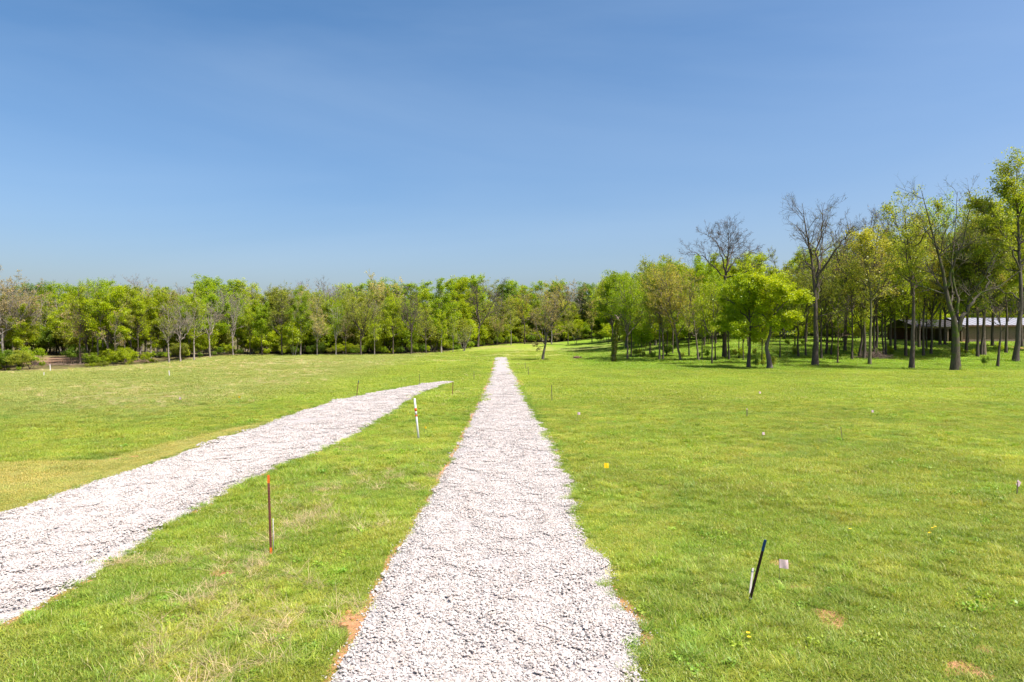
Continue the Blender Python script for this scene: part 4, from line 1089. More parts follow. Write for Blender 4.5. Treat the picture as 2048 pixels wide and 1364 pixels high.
own_tree(1675, 726, [
    ([(0, 726, 0), (1, 700, 0), (1, 670, 0), (0, 640, 0), (2, 612, 0)], 0.17, 0.02, 0.35),
    ([(1, 680, 0), (14, 668, .5), (24, 662, 1)], 0.05, 0.015, 0.2),
    ([(1, 665, 0), (-12, 650, -.5), (-22, 640, -.8)], 0.05, 0.015, 0.2),
    ([(0, 650, 0), (14, 636, 0), (26, 630, 0)], 0.05, 0.015, 0.2),
    ([(1, 690, 0), (-10, 684, .6), (-18, 686, 1)], 0.04, 0.015, 0.2)],
    'bare', TA, (0.2, 0.13, 0.09), 'dead_tree', 'small reddish dead tree with short side twigs right of the bare oak', 310, leaf_n=0, per=0.8, fine=0.5, maxlen=1.2)
own_tree(1085, 720, [
    ([(0, 720, 0), (3, 700, 0), (6, 685, 0), (10, 660, 0), (24, 640, -.3), (40, 620, -.5), (56, 597, -.6), (74, 578, -.7)], 0.34, 0.03, 0.35),
    ([(5, 688, 0), (4, 660, .5), (6, 630, 1), (8, 600, 1.2)], 0.16, 0.025, 0.2),
    ([(5, 690, 0), (-8, 670, -.6), (-14, 645, -1), (-12, 620, -1.4)], 0.14, 0.02, 0.2),
    ([(4, 692, 0), (-10, 694, 0), (-20, 690, .3)], 0.09, 0.02, 0.2),
    ([(10, 665, 0), (22, 625, 1.2), (30, 595, 2)], 0.13, 0.02, 0.2),
    ([(8, 672, 0), (26, 668, -1.4), (36, 664, -2)], 0.09, 0.02, 0.2),
    ([(36, 624, 0), (38, 600, -1), (44, 580, -1.4)], 0.09, 0.02, 0.2),
    ([(8, 670, 0), (14, 640, -2), (18, 615, -3)], 0.1, 0.02, 0.2)],
    'bud', (0.27, 0.235, 0.11), (0.13, 0.115, 0.1), 'lone_tree', 'lone budding tree in the open field, long limb reaching up right', 311, leaf_n=0.75, per=1.9, fine=0.9, maxlen=2.2, blong=0.9)

# ivy-clad snag
x, y, z = at(1227, 723); k = y / F
e = bpy.data.objects.new('ivy_snag', None); COL.objects.link(e); e.location = (x, y, z)
e['label'] = 'broken dead trunk clad in green ivy at the grove corner'; e['category'] = 'tree trunk'
P = resample([(0, 0, -.2), (2 * k, 0, 30 * k), (4 * k, 0, 55 * k), (9 * k, .1, 78 * k), (8 * k, .1, 88 * k)], 16)
P = P + np.random.default_rng(3).normal(0, .02, P.shape)
mb = MB(); mb.tube(P, np.linspace(.30, .2, 16), 10)
mb.tube([P[-1], P[-1] + [-.3, 0, .35], P[-1] + [-.55, 0, .42]], [.14, .1, .02], 6)
mb.tube([P[-2], P[-2] + [.25, 0, .3], P[-2] + [.42, 0, .2]], [.12, .08, .02], 6)
obj('trunk', mb.mesh('snag', M_BARK, True), e, color=BT)
rr_ = np.random.default_rng(8); n = 5200
i = rr_.uniform(0, 13.2, n); a = rr_.uniform(0, 6.28, n); q = i.astype(int); w = (i - q)[:, None]
C = P[q] * (1 - w) + P[q + 1] * w + np.stack([np.cos(a), np.sin(a), 0 * a], 1) * (np.abs(rr_.normal(0.36, 0.08, n)) * np.interp(i, [0, 4, 13], [1, 1.1, .8]))[:, None]
V, Q, A = leaf_quads(C, rr_.uniform(.09, .17, n), rr_, 0.5, 0.9)
obj('ivy', mk_mesh('ivy', V, [Q], [M_LEAF], False, dict(rnd=A)), e, color=(0.13, 0.17, 0.012))

# --- brush and trees in the depth of the woods, read only as one mass
def joined(name, tri):
    """wood and leaves of a source tree as one shape for the scattered mass"""
    Vs = []; Fs = []; Ms = []; As = []; n = 0
    for me, mi in zip(tri, (0, 0, 1)):
        if me is None: continue
        v = np.zeros(len(me.vertices) * 3, np.float32); me.vertices.foreach_get('co', v)
        f = np.zeros(len(me.loops), np.int32); me.loops.foreach_get('vertex_index', f)
        Vs.append(v.reshape(-1, 3)); Fs.append(f.reshape(-1, 4) + n); n += len(v) // 3; Ms.append(np.full(len(f) // 4, mi))
        a = np.full(len(v) // 3, .5, np.float32)
        if mi: me.attributes['rnd'].data.foreach_get('value', a)
        As.append(a)
    return proto(mk_mesh(name, np.concatenate(Vs), [np.concatenate(Fs)], [M_BARKI, M_LEAFI], False, dict(rnd=np.concatenate(As)), np.concatenate(Ms)))
mass = [joined('source_tree', SPEC['leafy'][0][0]), joined('source_tree', SPEC['leafy'][0][2]), joined('source_tree', SPEC['bud'][0][0]), joined('source_tree', SPEC['airy'][0][1]), joined('source_shrub', SPEC['thicket'][0][0]), joined('source_shrub', SPEC['thicket'][0][1])]
r = np.random.default_rng(91)
EX = [-150, -120, -79, -69, -66, -60, -30, -20, -12, 0, 25, 40]; EY = [96, 100, 106, 117, 128, 152, 152, 158, 192, 214, 232, 236]
PAL = [GR, YG, OL, YG, TA]
def mass_pts(n, x0, x1, d0, d1, h0, h1, idx, pal, keep=None):
    xx = r.uniform(x0, x1, n); yy = np.interp(xx, EX, EY) + r.uniform(d0, d1, n)
    cx, cy, _ = at(110, 720)
    ok = ~((xx / yy > -0.715) & (xx / yy < -0.625) & (yy < 150))
    if d1 > 50: ok &= ~((xx < -58) & (yy < np.interp(xx, EX, EY) + 16))
    xx, yy = xx[ok], yy[ok]; n = len(xx); ii = r.choice(idx, n)
    Hh = r.uniform(h0, h1, n) / np.where(ii < 2, 15, np.where(ii == 2, 16, np.where(ii == 3, 15, 5))) * np.where((ii > 3) & (xx < -56) & (yy < 140), 0.42, 1.0)
    return np.stack([xx, yy, zf(xx, yy) - .1], 1), np.stack([0 * xx, 0 * xx, r.uniform(0, 6.28, n)], 1), np.stack([Hh, Hh, Hh], 1), ii, np.array(pal)[r.integers(0, len(pal), n)] * r.uniform(.7, 1.1, (n, 1))
A = [mass_pts(300, -160, 44, 7, 70, 10, 15, [0, 1, 2, 3], PAL), mass_pts(190, -120, 42, 1.0, 7, 0.8, 2.6, [4, 5], [GR, DG, YG, OL, YG]), mass_pts(560, -140, 42, 4, 34, 3, 8, [4, 5], [GR, YG, OL, YG, YG])]
def mass_back(n, r0, r1, y0, y1, h0, h1):
    yy = r.uniform(y0, y1, n); xx = r.uniform(r0, r1, n) * yy; ii = r.choice([4, 5], n); Hh = r.uniform(h0, h1, n) / 5
    return np.stack([xx, yy, zf(xx, yy) - .1], 1), np.stack([0 * xx, 0 * xx, r.uniform(0, 6.28, n)], 1), np.stack([Hh, Hh, Hh], 1), ii, np.array([GR, DG, OL])[r.integers(0, 3, n)] * r.uniform(.7, 1.1, (n, 1))
A.append(mass_back(90, -0.80, -0.55, 150, 178, 3, 8))
scatter('woodland', *[np.concatenate(q) for q in zip(*A)], mass, kind='stuff', label='tangled brush and far trees in the depth of the woods', category='woodland')
def mass_right(n, x0, x1, y0, y1, h0, h1, idx, pal):
    xx = r.uniform(x0, x1, n); yy = r.uniform(y0, y1, n); ii = r.choice(idx, n)
    ok = ~((xx > 74) & (xx < 135) & (yy > 126) & (yy < 160)) & (xx / yy < 0.83) & (xx / yy > 0.13)
    xx, yy, ii = xx[ok], yy[ok], ii[ok]; n = len(xx)
    Hh = r.uniform(h0, h1, n) / np.where(ii < 2, 15, np.where(ii == 2, 16, np.where(ii == 3, 15, 5)))
    return np.stack([xx, yy, zf(xx, yy) - .1], 1), np.stack([0 * xx, 0 * xx, r.uniform(0, 6.28, n)], 1), np.stack([Hh, Hh, Hh], 1), ii, np.array(pal)[r.integers(0, len(pal), n)] * r.uniform(.7, 1.1, (n, 1))
A = [mass_right(200, 24, 190, 150, 240, 13, 20, [0, 1, 3], [GR, YG, OL]), mass_right(330, 26, 190, 138, 200, 3, 7, [4, 5], [GR, YG, YG, OL])]
scatter('woodland', *[np.concatenate(q) for q in zip(*A)], mass, kind='stuff', label='hazy green wood far behind the grove trunks and the low building', category='woodland')
# low saplings and brush standing about the grove
ft = np.array([q for q in FEET if q[0] > 14 and 86 < q[1] < 135]); own = r.integers(0, len(ft), 70)
xx = ft[own, 0] + r.normal(0, 1.6, 70); yy = ft[own, 1] + np.abs(r.normal(0, 2.5, 70)); Hh = r.uniform(.4, 1.7, 70) / 5
scatter('undergrowth', np.stack([xx, yy, zf(xx, yy) - .05], 1), np.stack([0 * xx, 0 * xx, r.uniform(0, 6.28, 70)], 1), np.stack([Hh * .7, Hh * .7, Hh], 1), r.integers(4, 6, 70), np.array([GR, YG, OL, DG])[r.integers(0, 4, 70)], mass, kind='stuff', label='low saplings and brush between the grove trunks', category='undergrowth')

# ------------------------------------------------------------------ shrubs one can tell apart
G5 = 'shrubs at the foot of the trees'
for (px, b_, tp, lc, wd, lab) in [
    (14, 740, 700, DG, 1.3, 'dark green shrub filling the lower left corner of the woods'), (40, 741, 704, OL, 1.2, 'olive shrub between two green ones left of the clearing'),
    (62, 738, 696, GR, 1.2, 'green shrub right beside the left end of the brown clearing'), (84, 735, 726, GR, 1.0, 'tiny round green shrub alone on the brown clearing'),
    (148, 728, 690, DG, 1.0, 'dark green shrub under slanting stems right of the clearing'), (192, 731, 716, GR, 1.2, 'low bright shrub at the field edge right of the clearing'),
    (214, 729, 712, GR, 1.3, 'low bright shrub below the grey twiggy tree'), (300, 719, 704, GR, 1.2, 'green shrub just right of the small dirt bank'),
    (320, 716, 704, DG, 1.3, 'dark green shrub at the foot of the thin white trunk'), (350, 713, 676, YG, 1.0, 'tall yellow-green shrub right of the thin white trunk'),
    (440, 711, 694, DG, 1.3, 'dark shrub by the stout trunk of the broad green tree'), (480, 711, 698, DG, 1.2, 'dark low shrub under the shorter yellow-green tree'),
    (708, 710, 696, DG, 1.4, 'dark green shrub hugging the Y-forked trunk'), (765, 709, 694, GR, 1.2, 'green shrub below the full yellow-green tree'),
    (915, 703, 690, DG, 1.4, 'dark green shrub at the corner of the woods'), (940, 698, 684, GR, 1.2, 'green shrub right at the foot of the huge spreading tree'),
    (1198, 685, 668, OL, 1.2, 'olive shrub at the far field edge below the cream-green tree'), (1335, 712, 690, DG, 1.1, 'dark rounded shrub among the grove trunks'),
    (1272, 713, 698, OL, 0.9, 'small sparse shrub beside the thin sapling right of the snag')]:
    tree(px, b_, tp, 'thicket', lc, BK, lab, wd, G5, cat='shrub')

# ranker grass left standing round the trunks
fr = np.random.default_rng(44); ft = np.array([q for q in FEET if q[0] > 4 and q[1] < 130] + [at(1085, 720)] * 2)
own = np.repeat(np.arange(len(ft)), 9); n = len(own); a = fr.uniform(0, 6.28, n); d = fr.uniform(.2, 1.1, n)
xx = ft[own, 0] + np.cos(a) * d; yy = ft[own, 1] + np.sin(a) * d; cc = cover(xx, yy); sc = fr.uniform(1.0, 2.2, n)
scatter('rank_grass', np.stack([xx, yy, zf(xx, yy)], 1), np.stack([0 * xx, 0 * xx, fr.uniform(0, 6.28, n)], 1), np.stack([sc, sc, sc * fr.uniform(.8, 1.4, n)], 1), fr.choice([4, 5, 6, 7, 8, 11], n), tint_of(xx, yy, cc) * fr.uniform(.6, 1.0, (n, 1)), G_PROTOS, kind='stuff', label='longer dark grass and weeds round the grove trunks', category='grass')

# ------------------------------------------------------------------ survey stakes, posts and flags
def thing(name, label, cat, loc, rot=(0, 0, 0), group=None):
    e = bpy.data.objects.new(name, None); COL.objects.link(e); e.empty_display_size = 0.2
    e.location = loc; e.rotation_euler = rot; e['label'] = label; e['category'] = cat
    if group: e['group'] = group
    return e
def rust_mat(name, a, b, scale=14):
    m, nt, out = mat(name); g = NT(nt); f = g.noise(g.objco(), scale, 5, 0.65)
    g.bsdf(out, g.mix(g.ramp(f, 0.3, 0.7), a, b), 0.75, 0.3, f, 0.4, 0.004); return m
M_RUST = rust_mat('rusty_steel', (0.085, 0.030, 0.020), (0.19, 0.075, 0.048)); M_ORANGE = rust_mat('orange_paint', (0.46, 0.085, 0.01), (0.65, 0.16, 0.018), 30)
M_DARK = rust_mat('dark_steel', (0.014, 0.007, 0.004), (0.04, 0.02, 0.012)); M_BLUE = rust_mat('blue_paint', (0.004, 0.03, 0.10), (0.008, 0.06, 0.17))
M_GALV = rust_mat('galvanised_conduit', (0.30, 0.30, 0.30), (0.42, 0.42, 0.42)); M_LATH = rust_mat('whitewashed_lath', (0.42, 0.40, 0.38), (0.62, 0.60, 0.57), 25)
M_PVC = simple('white_pvc', (0.72, 0.74, 0.78), 0.35, 0.05, 6, 0.5, 0.05); M_RED = simple('orange_red_tape', (0.62, 0.075, 0.02), 0.5, 0.12, 20)
M_PINK = simple('pale_pink_plastic', (0.60, 0.47, 0.48), 0.55, 0.1, 30); M_YELLOW = simple('yellow_plastic', (0.72, 0.50, 0.01), 0.5, 0.1, 30); M_INK = simple('grey_print', (0.16, 0.15, 0.19), 0.8, 0.1)
M_WIRE = simple('thin_wire', (0.10, 0.09, 0.08), 0.5, 0.2); M_POST = rust_mat('weathered_stake', (0.05, 0.045, 0.035), (0.13, 0.11, 0.08)); M_WHITE = rust_mat('white_stake', (0.55, 0.54, 0.53), (0.72, 0.71, 0.70))

def lean_to(px, base, pxt, top):
    """foot on the ground, and the stake's length and lean towards its tip at the same depth"""
    x, y, z = at(px, base); tx, _, tz = xyz_at(pxt, top, y)
    v = np.array([tx - x, 0, tz - z]); return (x, y, z), float(np.linalg.norm(v)), math.atan2(v[0], v[2])
def t_section(z0, z1, w, d):
    """T-post: a flat face with a web behind"""
    mb = MB(); mb.box((0, 0, (z0 + z1) / 2), (w / 2, d * 0.12, (z1 - z0) / 2)); mb.box((0, d * 0.12 + d * 0.3 - 0.001, (z0 + z1) / 2), (w * 0.09, d * 0.3, (z1 - z0) / 2 - 0.001)); return mb

# rusty T-post with orange ends
loc, L, ln = lean_to(542, 1108, 537, 950)
e = thing('fence_post', 'rusty brown T-post with orange painted top between the two gravel drives', 'post', loc, (0, ln, 0.25))
obj('shaft', t_section(0.13, L - 0.16, 0.046, 0.05).mesh('shaft', M_RUST), e)
obj('painted_tip', t_section(L - 0.16, L, 0.048, 0.052).mesh('tip', M_ORANGE), e)
obj('painted_foot', t_section(-0.25, 0.13, 0.047, 0.051).mesh('foot', M_ORANGE), e)
mb = MB(); mb.box((0, 0, 0), (0.009, 0.005, 0.012)); stud = mb.mesh('stud', M_RUST)
for k in range(22): obj('stud', stud, e, (0, -0.010, 0.2 + k * (L - 0.45) / 22))
loc, L, ln = lean_to(547, 1106, 546, 1037)
mb = MB(); mb.tube([(0, 0, -.15), (0, 0, L * .5), (0, 0, L)], [.0085] * 3, 10)
o = obj('conduit_pipe', mb.mesh('conduit', M_GALV, True), None, loc, label='thin grey metal conduit stub beside the rusty T-post', category='pipe'); o.rotation_euler = (0, ln, 0)

# white pipe marker with orange bands
loc, L, ln = lean_to(837, 877, 829, 797)
e = thing('marker_pipe', 'white plastic marker pipe with orange-red bands beside the left gravel drive', 'marker', loc, (0, ln, 0))
R0 = 0.043
mb = MB(); mb.tube([(0, 0, -.3), (0, 0, L * .5), (0, 0, L - 0.012), (0, 0, L)], [R0, R0, R0, R0 * .8], 20); obj('pipe', mb.mesh('pipe', M_PVC, True), e)
def ring(t0, t1, m, nm):
    mb = MB(); mb.tube([(0, 0, L * (1 - t1)), (0, 0, L * (1 - t0))], [R0 + .0025] * 2, 20); return obj(nm, mb.mesh(nm, m, True), e)
ring(.235, .32, M_RED, 'band'); ring(.41, .448, M_RED, 'band')
lab = ring(.322, .408, M_LATH, 'sticker')
mb = MB(); mb.box((-0.018, -R0 - 0.0035, L * .645), (0.008, 0.002, 0.022)); obj('print', mb.mesh('print', M_INK), lab)
mb = MB(); mb.box((0.004, -R0 - 0.0035, L * .628), (0.012, 0.002, 0.006)); obj('print', mb.mesh('print', M_INK), lab)

# blue-tipped stake, lath and flag on the right
loc, L, ln = lean_to(1497, 1211, 1528, 1077)
e = thing('survey_stake', 'dark leaning steel stake with blue painted tip on the right lawn', 'stake', loc, (-0.05, ln, -0.5))
obj('shaft', t_section(-.25, L * .83, 0.042, 0.048).mesh('shaft', M_DARK), e); obj('painted_tip', t_section(L * .83, L, 0.044, 0.05).mesh('tip', M_BLUE), e)
mb = MB(); mb.box((0, 0, L * .115), (.023, .008, .008)); obj('scuff_band', mb.mesh('scuff', M_LATH), e)
mb = MB(); mb.box((0, 0, 0), (0.008, 0.005, 0.011)); stud = mb.mesh('stud', M_DARK)
for k in range(14): obj('stud', stud, e, (0, -0.010, 0.16 + k * (L * .62) / 14))
loc, L, ln = lean_to(1499, 1192, 1507, 1137)
e = thing('wooden_lath', 'short whitewashed lath with a blue line leaning behind the blue-tipped stake', 'stake', loc, (0, ln, 0.3))
mb = MB(); mb.box((0, 0, L * .35), (.019, .005, L * .65)); obj('board', mb.mesh('board', M_LATH), e)
mb = MB(); mb.box((0, 0, L * .87), (.0205, .0065, .006)); obj('blue_line', mb.mesh('line', M_BLUE), e)

def flag_mesh(w, h, m, seed, n=7):
    r = np.random.default_rng(seed); u, v = np.meshgrid(np.linspace(0, 1, n), np.linspace(0, 1, n)); u = u.ravel(); v = v.ravel()
    yy = 0.10 * w * np.sin(u * 4.2 + v * 1.5 + seed) * u; zz = h * (v - 1) - 0.10 * h * u; xx = w * u
    V = np.stack([xx, yy, zz], 1); V2 = V + np.array([0, 0.0012, 0]); N = n * n
    i, j = np.meshgrid(np.arange(n - 1), np.arange(n - 1)); b = (j * n + i).ravel(); q = np.stack([b, b + 1, b + n + 1, b + n], 1)
    return mk_mesh('flag', np.concatenate([V, V2]), [q, q[:, ::-1] + N], [m], True)
def flag(px, py, size, base, m, label, seed, group='small marker flags in the field', rz=0.0, prints=False):
    """wire-stemmed marker flag: top corner at px, py and wire foot at base"""
    (x, y, z), L, ln = lean_to(px, base, px, py); w = size * (0.75 if size < 9 else 1.0) * y / F
    e = thing('marker_flag', label, 'flag', (x, y, z), (0, 0, rz), group)
    mb = MB(); mb.tube([(0, 0, -.1), (0.004, 0, L * .5), (0, 0, L)], [.0045] * 3, 5); obj('wire', mb.mesh('wire', M_WIRE), e)
    f = obj('cloth', flag_mesh(w, w, m, seed), e, (0.003, 0, L))
    if prints:
        for k, (zz, ww) in enumerate(((.36, .26), (.50, .20), (.66, .30))):
            mb = MB(); mb.box((w * .5, -0.012 - 0.10 * w, -w * zz - .04 * w), (w * ww, .0008, w * .03)); obj('print', mb.mesh('print', M_INK), f)
flag(1558, 1118, 18, 1168, M_PINK, 'pale pink square marker flag beside the blue-tipped stake', 1, prints=False)
flag(1155, 824, 7, 842, M_PINK, 'small pink flag nearest the right side of the long drive', 2)
flag(1524, 864, 7, 882, M_PINK, 'small pink flag in the middle of the right field', 3)
flag(1743, 820, 6, 834, M_PINK, 'small pink flag far out on the right field', 4)
flag(358, 794, 6, 806, M_PINK, 'small pink flag in the left field', 5)
flag(477, 792, 5, 806, M_YELLOW, 'small yellow flag in the left field', 6)
flag(1208, 926, 10, 948, M_YELLOW, 'bright yellow flag on the grass right of the long drive', 7, rz=.4)
flag(849, 853, 5, 866, M_YELLOW, 'tiny yellow flag in dry grass beside the white marker pipe', 8)
flag(1518, 783, 5, 792, M_PINK, 'tiny pale flag far off in front of the grove', 9)

def stake(px, base, pxt, top, wpx, m, label, tipm=None, name='survey_stake', rib=None):
    loc, L, ln = lean_to(px, base, pxt, top); w = 0.8 * wpx * loc[1] / F
    e = thing(name, label, 'stake', loc, (0, ln, 0.2), 'slim stakes in the field')
    obj('shaft', t_section(-.2, L * .88, w, w * 1.1).mesh('shaft', m), e); obj('tip', t_section(L * .88, L, w * 1.04, w * 1.15).mesh('tip', tipm or m), e)
    if rib:
        me = flag_mesh(rib * loc[1] / F, rib * 1.3 * loc[1] / F, M_PINK, 12); obj('ribbon', me, e, (w * .6, 0, L)).rotation_euler = (0, 0.5, 0)
stake(2034, 991, 2036, 960, 2.6, M_POST, 'dark short stake with a pink ribbon near the right border', M_PINK, rib=8)
stake(1104, 803, 1103, 770, 1.5, M_POST, 'thin dark stake right of the long drive, nearest of three')
stake(1057, 750, 1056, 733, 1.2, M_POST, 'thin dark stake right of the long drive, middle of three')
stake(1051, 737, 1050, 725, 1.0, M_POST, 'thin dark stake right of the long drive, farthest of three')
stake(713, 795, 717, 761, 1.6, M_RUST, 'brown stake leaning right beyond the left gravel drive', M_BLUE)
stake(905, 790, 906, 764, 1.6, M_RUST, 'brown stake at the end of the left gravel drive')
stake(948, 760, 948, 744, 1.2, M_POST, 'thin dark stake between the ends of both drives')
stake(839, 772, 839, 748, 1.0, M_POST, 'very thin stake behind the end of the left gravel drive')
stake(1685, 882, 1681, 854, 1.4, M_POST, 'thin grey-green stake leaning left far out on the right field')
stake(1494, 835, 1494, 817, 2.0, M_POST, 'short stake with pinkish top in the middle of the right field', M_PINK)
stake(339, 752, 338, 741, 1.8, M_WHITE, 'short white stake in the left field below the white-trunked tree')
stake(88, 752, 88, 744, 1.6, M_WHITE, 'short white stake in the field below the clearing')
stake(101, 742, 100, 728, 1.8, M_WHITE, 'white stake with a pink scrap at the edge of the clearing', M_PINK)
stake(57, 722, 57, 714, 1.6, M_WHITE, 'white post at the left end of the brown clearing')

# ------------------------------------------------------------------ clods, flowers, log, brush, stump
M_CLAY = rust_mat('red_clay', (0.32, 0.12, 0.045), (0.50, 0.25, 0.12), 18)
def clod(px, py, size, label, seed):
    x, y, z = at(px, py); s = size * y / F
    r = np.random.default_rng(seed); V = ICO_V * r.uniform(.7, 1.15, (12, 1)); T = ICO_T
    # one subdivision keeps the lump rough
    mids = {}; V = list(V); F2 = []
    def mid(a, b):
        k = (min(a, b), max(a, b))
        if k not in mids: mids[k] = len(V); V.append((V[a] + V[b]) / 2 * r.uniform(.95, 1.22))
        return mids[k]
    for a, b, c in T: ab, bc, ca = mid(a, b), mid(b, c), mid(c, a); F2 += [(a, ab, ca), (b, bc, ab), (c, ca, bc), (ab, bc, ca)]
    V = np.array(V) * np.array([1, .8, .5]) * s * .5
    o = obj('clay_clod', mk_mesh('clod', V, [np.array(F2)], [M_CLAY], False), None, (x, y, z + s * .12), label=label, category='clay clod', group='lumps of red clay'); o.rotation_euler = (0, 0, seed)
clod(697, 1225, 15, 'top red clay lump of three left of the drive edge', 1)
clod(704, 1238, 14, 'middle red clay lump of three left of the drive edge', 2)
clod(688, 1252, 22, 'largest and lowest red clay lump left of the drive edge', 3)
clod(1211, 1231, 14, 'red clay lump lying alone on the gravel drive', 4)
clod(1226, 1174, 9, 'red clay lump in the grass at the right drive edge', 5)
clod(1233, 1181, 8, 'smaller red clay lump touching the grass at the right drive edge', 6)
clod(1200, 1101, 7, 'tiny red clay lump at the right drive edge further up', 7)

M_PETAL = simple('yellow_petals', (0.75, 0.55, 0.01), 0.6, 0.1); M_STALK = simple('flower_stalk', (0.12, 0.2, 0.02), 0.7, 0.2)
def flower(px, py, n, h, label, seed):
    x, y, z = at(px, py); r = np.random.default_rng(seed)
    e = thing('wildflower', label, 'flower', (x, y, z), group='yellow wildflowers')
    for k in range(n):
        d = r.normal(0, .018, 2) * (n > 1); hh = h * (1 - 0.6 * k / n)
        mb = MB(); mb.tube([(d[0] * .4, d[1] * .4, -.02), (d[0], d[1], hh)], [.003, .002], 5); s = obj('stalk', mb.mesh('stalk', M_STALK), e)
        mb = MB()
        for q in range(9):
            a = q * .698; c, sn = math.cos(a), math.sin(a)
            mb.add([(d[0], d[1], hh), (d[0] + .022 * c - .008 * sn, d[1] + .022 * sn + .008 * c, hh + .008), (d[0] + .034 * c, d[1] + .034 * sn, hh + .004), (d[0] + .022 * c + .008 * sn, d[1] + .022 * sn - .008 * c, hh + .008)], [[0, 1, 2, 3]])
        obj('petals', mb.mesh('petals', M_PETAL), s)
flower(1496, 1286, 2, .14, 'yellow dandelion-like flower right of the drive near the bottom edge', 1)
flower(838, 938, 1, .2, 'single yellow flower in the strip between the two drives', 2)
flower(1864, 1084, 5, .34, 'tall yellow-flowered weed far right on the lawn', 3)
flower(1700, 1076, 1, .2, 'small yellow flower left of the tall yellow-flowered weed', 4)
flower(1636, 905, 2, .2, 'pair of yellow flowers far out on the right field', 5)

def sticks(n, sx, sy, sz, l0, l1, r0, r1, seed):
    r = np.random.default_rng(seed); c = r.normal(0, 1, (n, 3)) * [sx, sy, sz]; c[:, 2] = np.abs(c[:, 2]) * np.exp(-(c[:, 0] / (2 * sx)) ** 2)
    d = unit(r.normal(0, 1, (n, 3)) * [1, 1, .35]); L = r.uniform(l0, l1, n)[:, None]
    P = np.stack([c - d * L / 2, c + r.normal(0, .06, (n, 3)), c + d * L / 2], 1); P[..., 2] = np.maximum(P[..., 2], 0.02)
    R = r.uniform(r0, r1, n)[:, None] * np.array([[1, .8, .4]]); return tubes(P, R, 5)
def heap(px, py, n, sx, sz, l0, l1, r0, r1, color, name, label, cat, seed, core=True):
    x, y, z = at(px, py); e = thing(name, label, cat, (x, y, z))
    V, Q = sticks(n, sx, sx * .6, sz, l0, l1, r0, r1, seed); o = obj('sticks', mk_mesh('sticks', V, [Q], [M_BARK], True), e, color=color); o['kind'] = 'stuff'
    if core:
        mb = MB(); rr = np.random.default_rng(seed); mb.tube([(-sx, .1, .12), (-sx * .3, 0, .22), (sx * .5, -.1, .2), (sx * 1.1, 0, .3)], [.2, .22, .18, .08], 9); obj('log', mb.mesh('log', M_BARK, True), e, color=color)
heap(1747, 717, 260, 1.1, .55, .8, 2.4, .012, .04, (0.17, 0.13, 0.1), 'brush_heap', 'heap of grey brush around a viny trunk in the grove', 'brush', 11)
heap(1153, 717, 40, .5, .2, .5, 1.3, .02, .06, (0.20, 0.12, 0.09), 'fallen_log', 'fallen reddish log with broken limbs on the grass before the grove', 'log', 12)
heap(68, 730, 120, .45, .4, .4, 1.2, .02, .05, (0.09, 0.06, 0.055), 'root_stump', 'dark upturned root stump on the brown clearing', 'stump', 13)
heap(118, 730, 140, 2.4, .15, .8, 2.6, .012, .035, (0.24, 0.18, 0.13), 'brush_heap', 'low line of fallen pale branches across the brown clearing', 'brush', 14, core=False)
heap(288, 724, 90, 1.8, .2, .6, 2.0, .012, .035, (0.26, 0.18, 0.12), 'brush_heap', 'fallen brown branches on the small dirt bank', 'brush', 15, core=False)

# utility pole far behind the woods
Yp = 225; xp, _, zt = xyz_at(388, 562, Yp); zb = float(zf(xp, Yp))
e = thing('utility_pole', 'thin utility pole top poking above the woods on the left skyline', 'pole', (xp, Yp, zb))
mb = MB(); mb.tube([(0, 0, 0), (0, 0, (zt - zb) * .5), (0, 0, zt - zb)], [.22, .18, .13], 8); obj('post', mb.mesh('post', M_POST, True), e)
mb = MB(); mb.box((0, -.2, zt - zb - .7), (1.1, .07, .08)); obj('crossarm', mb.mesh('crossarm', M_POST), e)
for k in (-.9, 0.3, .9):
    mb = MB(); mb.tube([(k, -.2, zt - zb - .62), (k, -.2, zt - zb - .35)], [.06, .09], 7); obj('insulator', mb.mesh('insulator', M_GALV, True), e)

# ------------------------------------------------------------------ low building behind the grove
M_METAL = simple('pale_metal_roofing', (0.22, 0.235, 0.265), 0.75, 0.08, 2, 0.5, 0.05, 0.2); M_SHADEROOF = simple('shaded_roofing', (0.055, 0.055, 0.055), 0.95, 0.2, 3, 0.05)  # the carport roofing is darker: the shade on it is put into its colour
M_BOARD = simple('tan_board_siding', (0.15, 0.115, 0.09), 0.85, 0.18, 5); M_FASCIA = simple('brown_fascia', (0.09, 0.05, 0.03), 0.8, 0.2); M_TIMBER = simple('carport_timber', (0.14, 0.11, 0.08), 0.85, 0.2)
YB = 140.0
def bx(px): return (px - 1024) / F * YB
x0, x1, x2 = bx(1824), bx(1926), bx(2170)
zg = float(zf((x1 + x2) / 2 - 6, YB)) - 0.1; ze = xyz_at(2000, 651, YB)[2]; zr = xyz_at(2000, 636, YB + 5)[2]
e = thing('low_building', 'low tan building with pale metal roof and open carport behind the grove', 'building', (0, 0, 0))
w = 1.2; n = int((x2 - x1) / w); mb = MB(); mb.box((0, 0, 0), (w / 2 - .012, .04, (ze - zg) / 2 - .1)); me_b = mb.mesh('wall_board', M_BOARD)
mb = MB(); mb.box(((x1 + x2) / 2, YB + 5, (zg + ze) / 2 - .1), ((x2 - x1) / 2 - .05, 4.8, (ze - zg) / 2 - .15)); wall = obj('wall', mb.mesh('wall', M_TIMBER), e)
for k in range(n): obj('wall_board', me_b, wall, (x1 + (k + .5) * w, YB + .13, (zg + ze) / 2 - .05))
mb = MB(); mb.box(((x1 + x2) / 2, YB - .62, ze - .06), ((x2 - x1) / 2 + .2, .03, .16)); obj('fascia', mb.mesh('fascia', M_FASCIA), e)
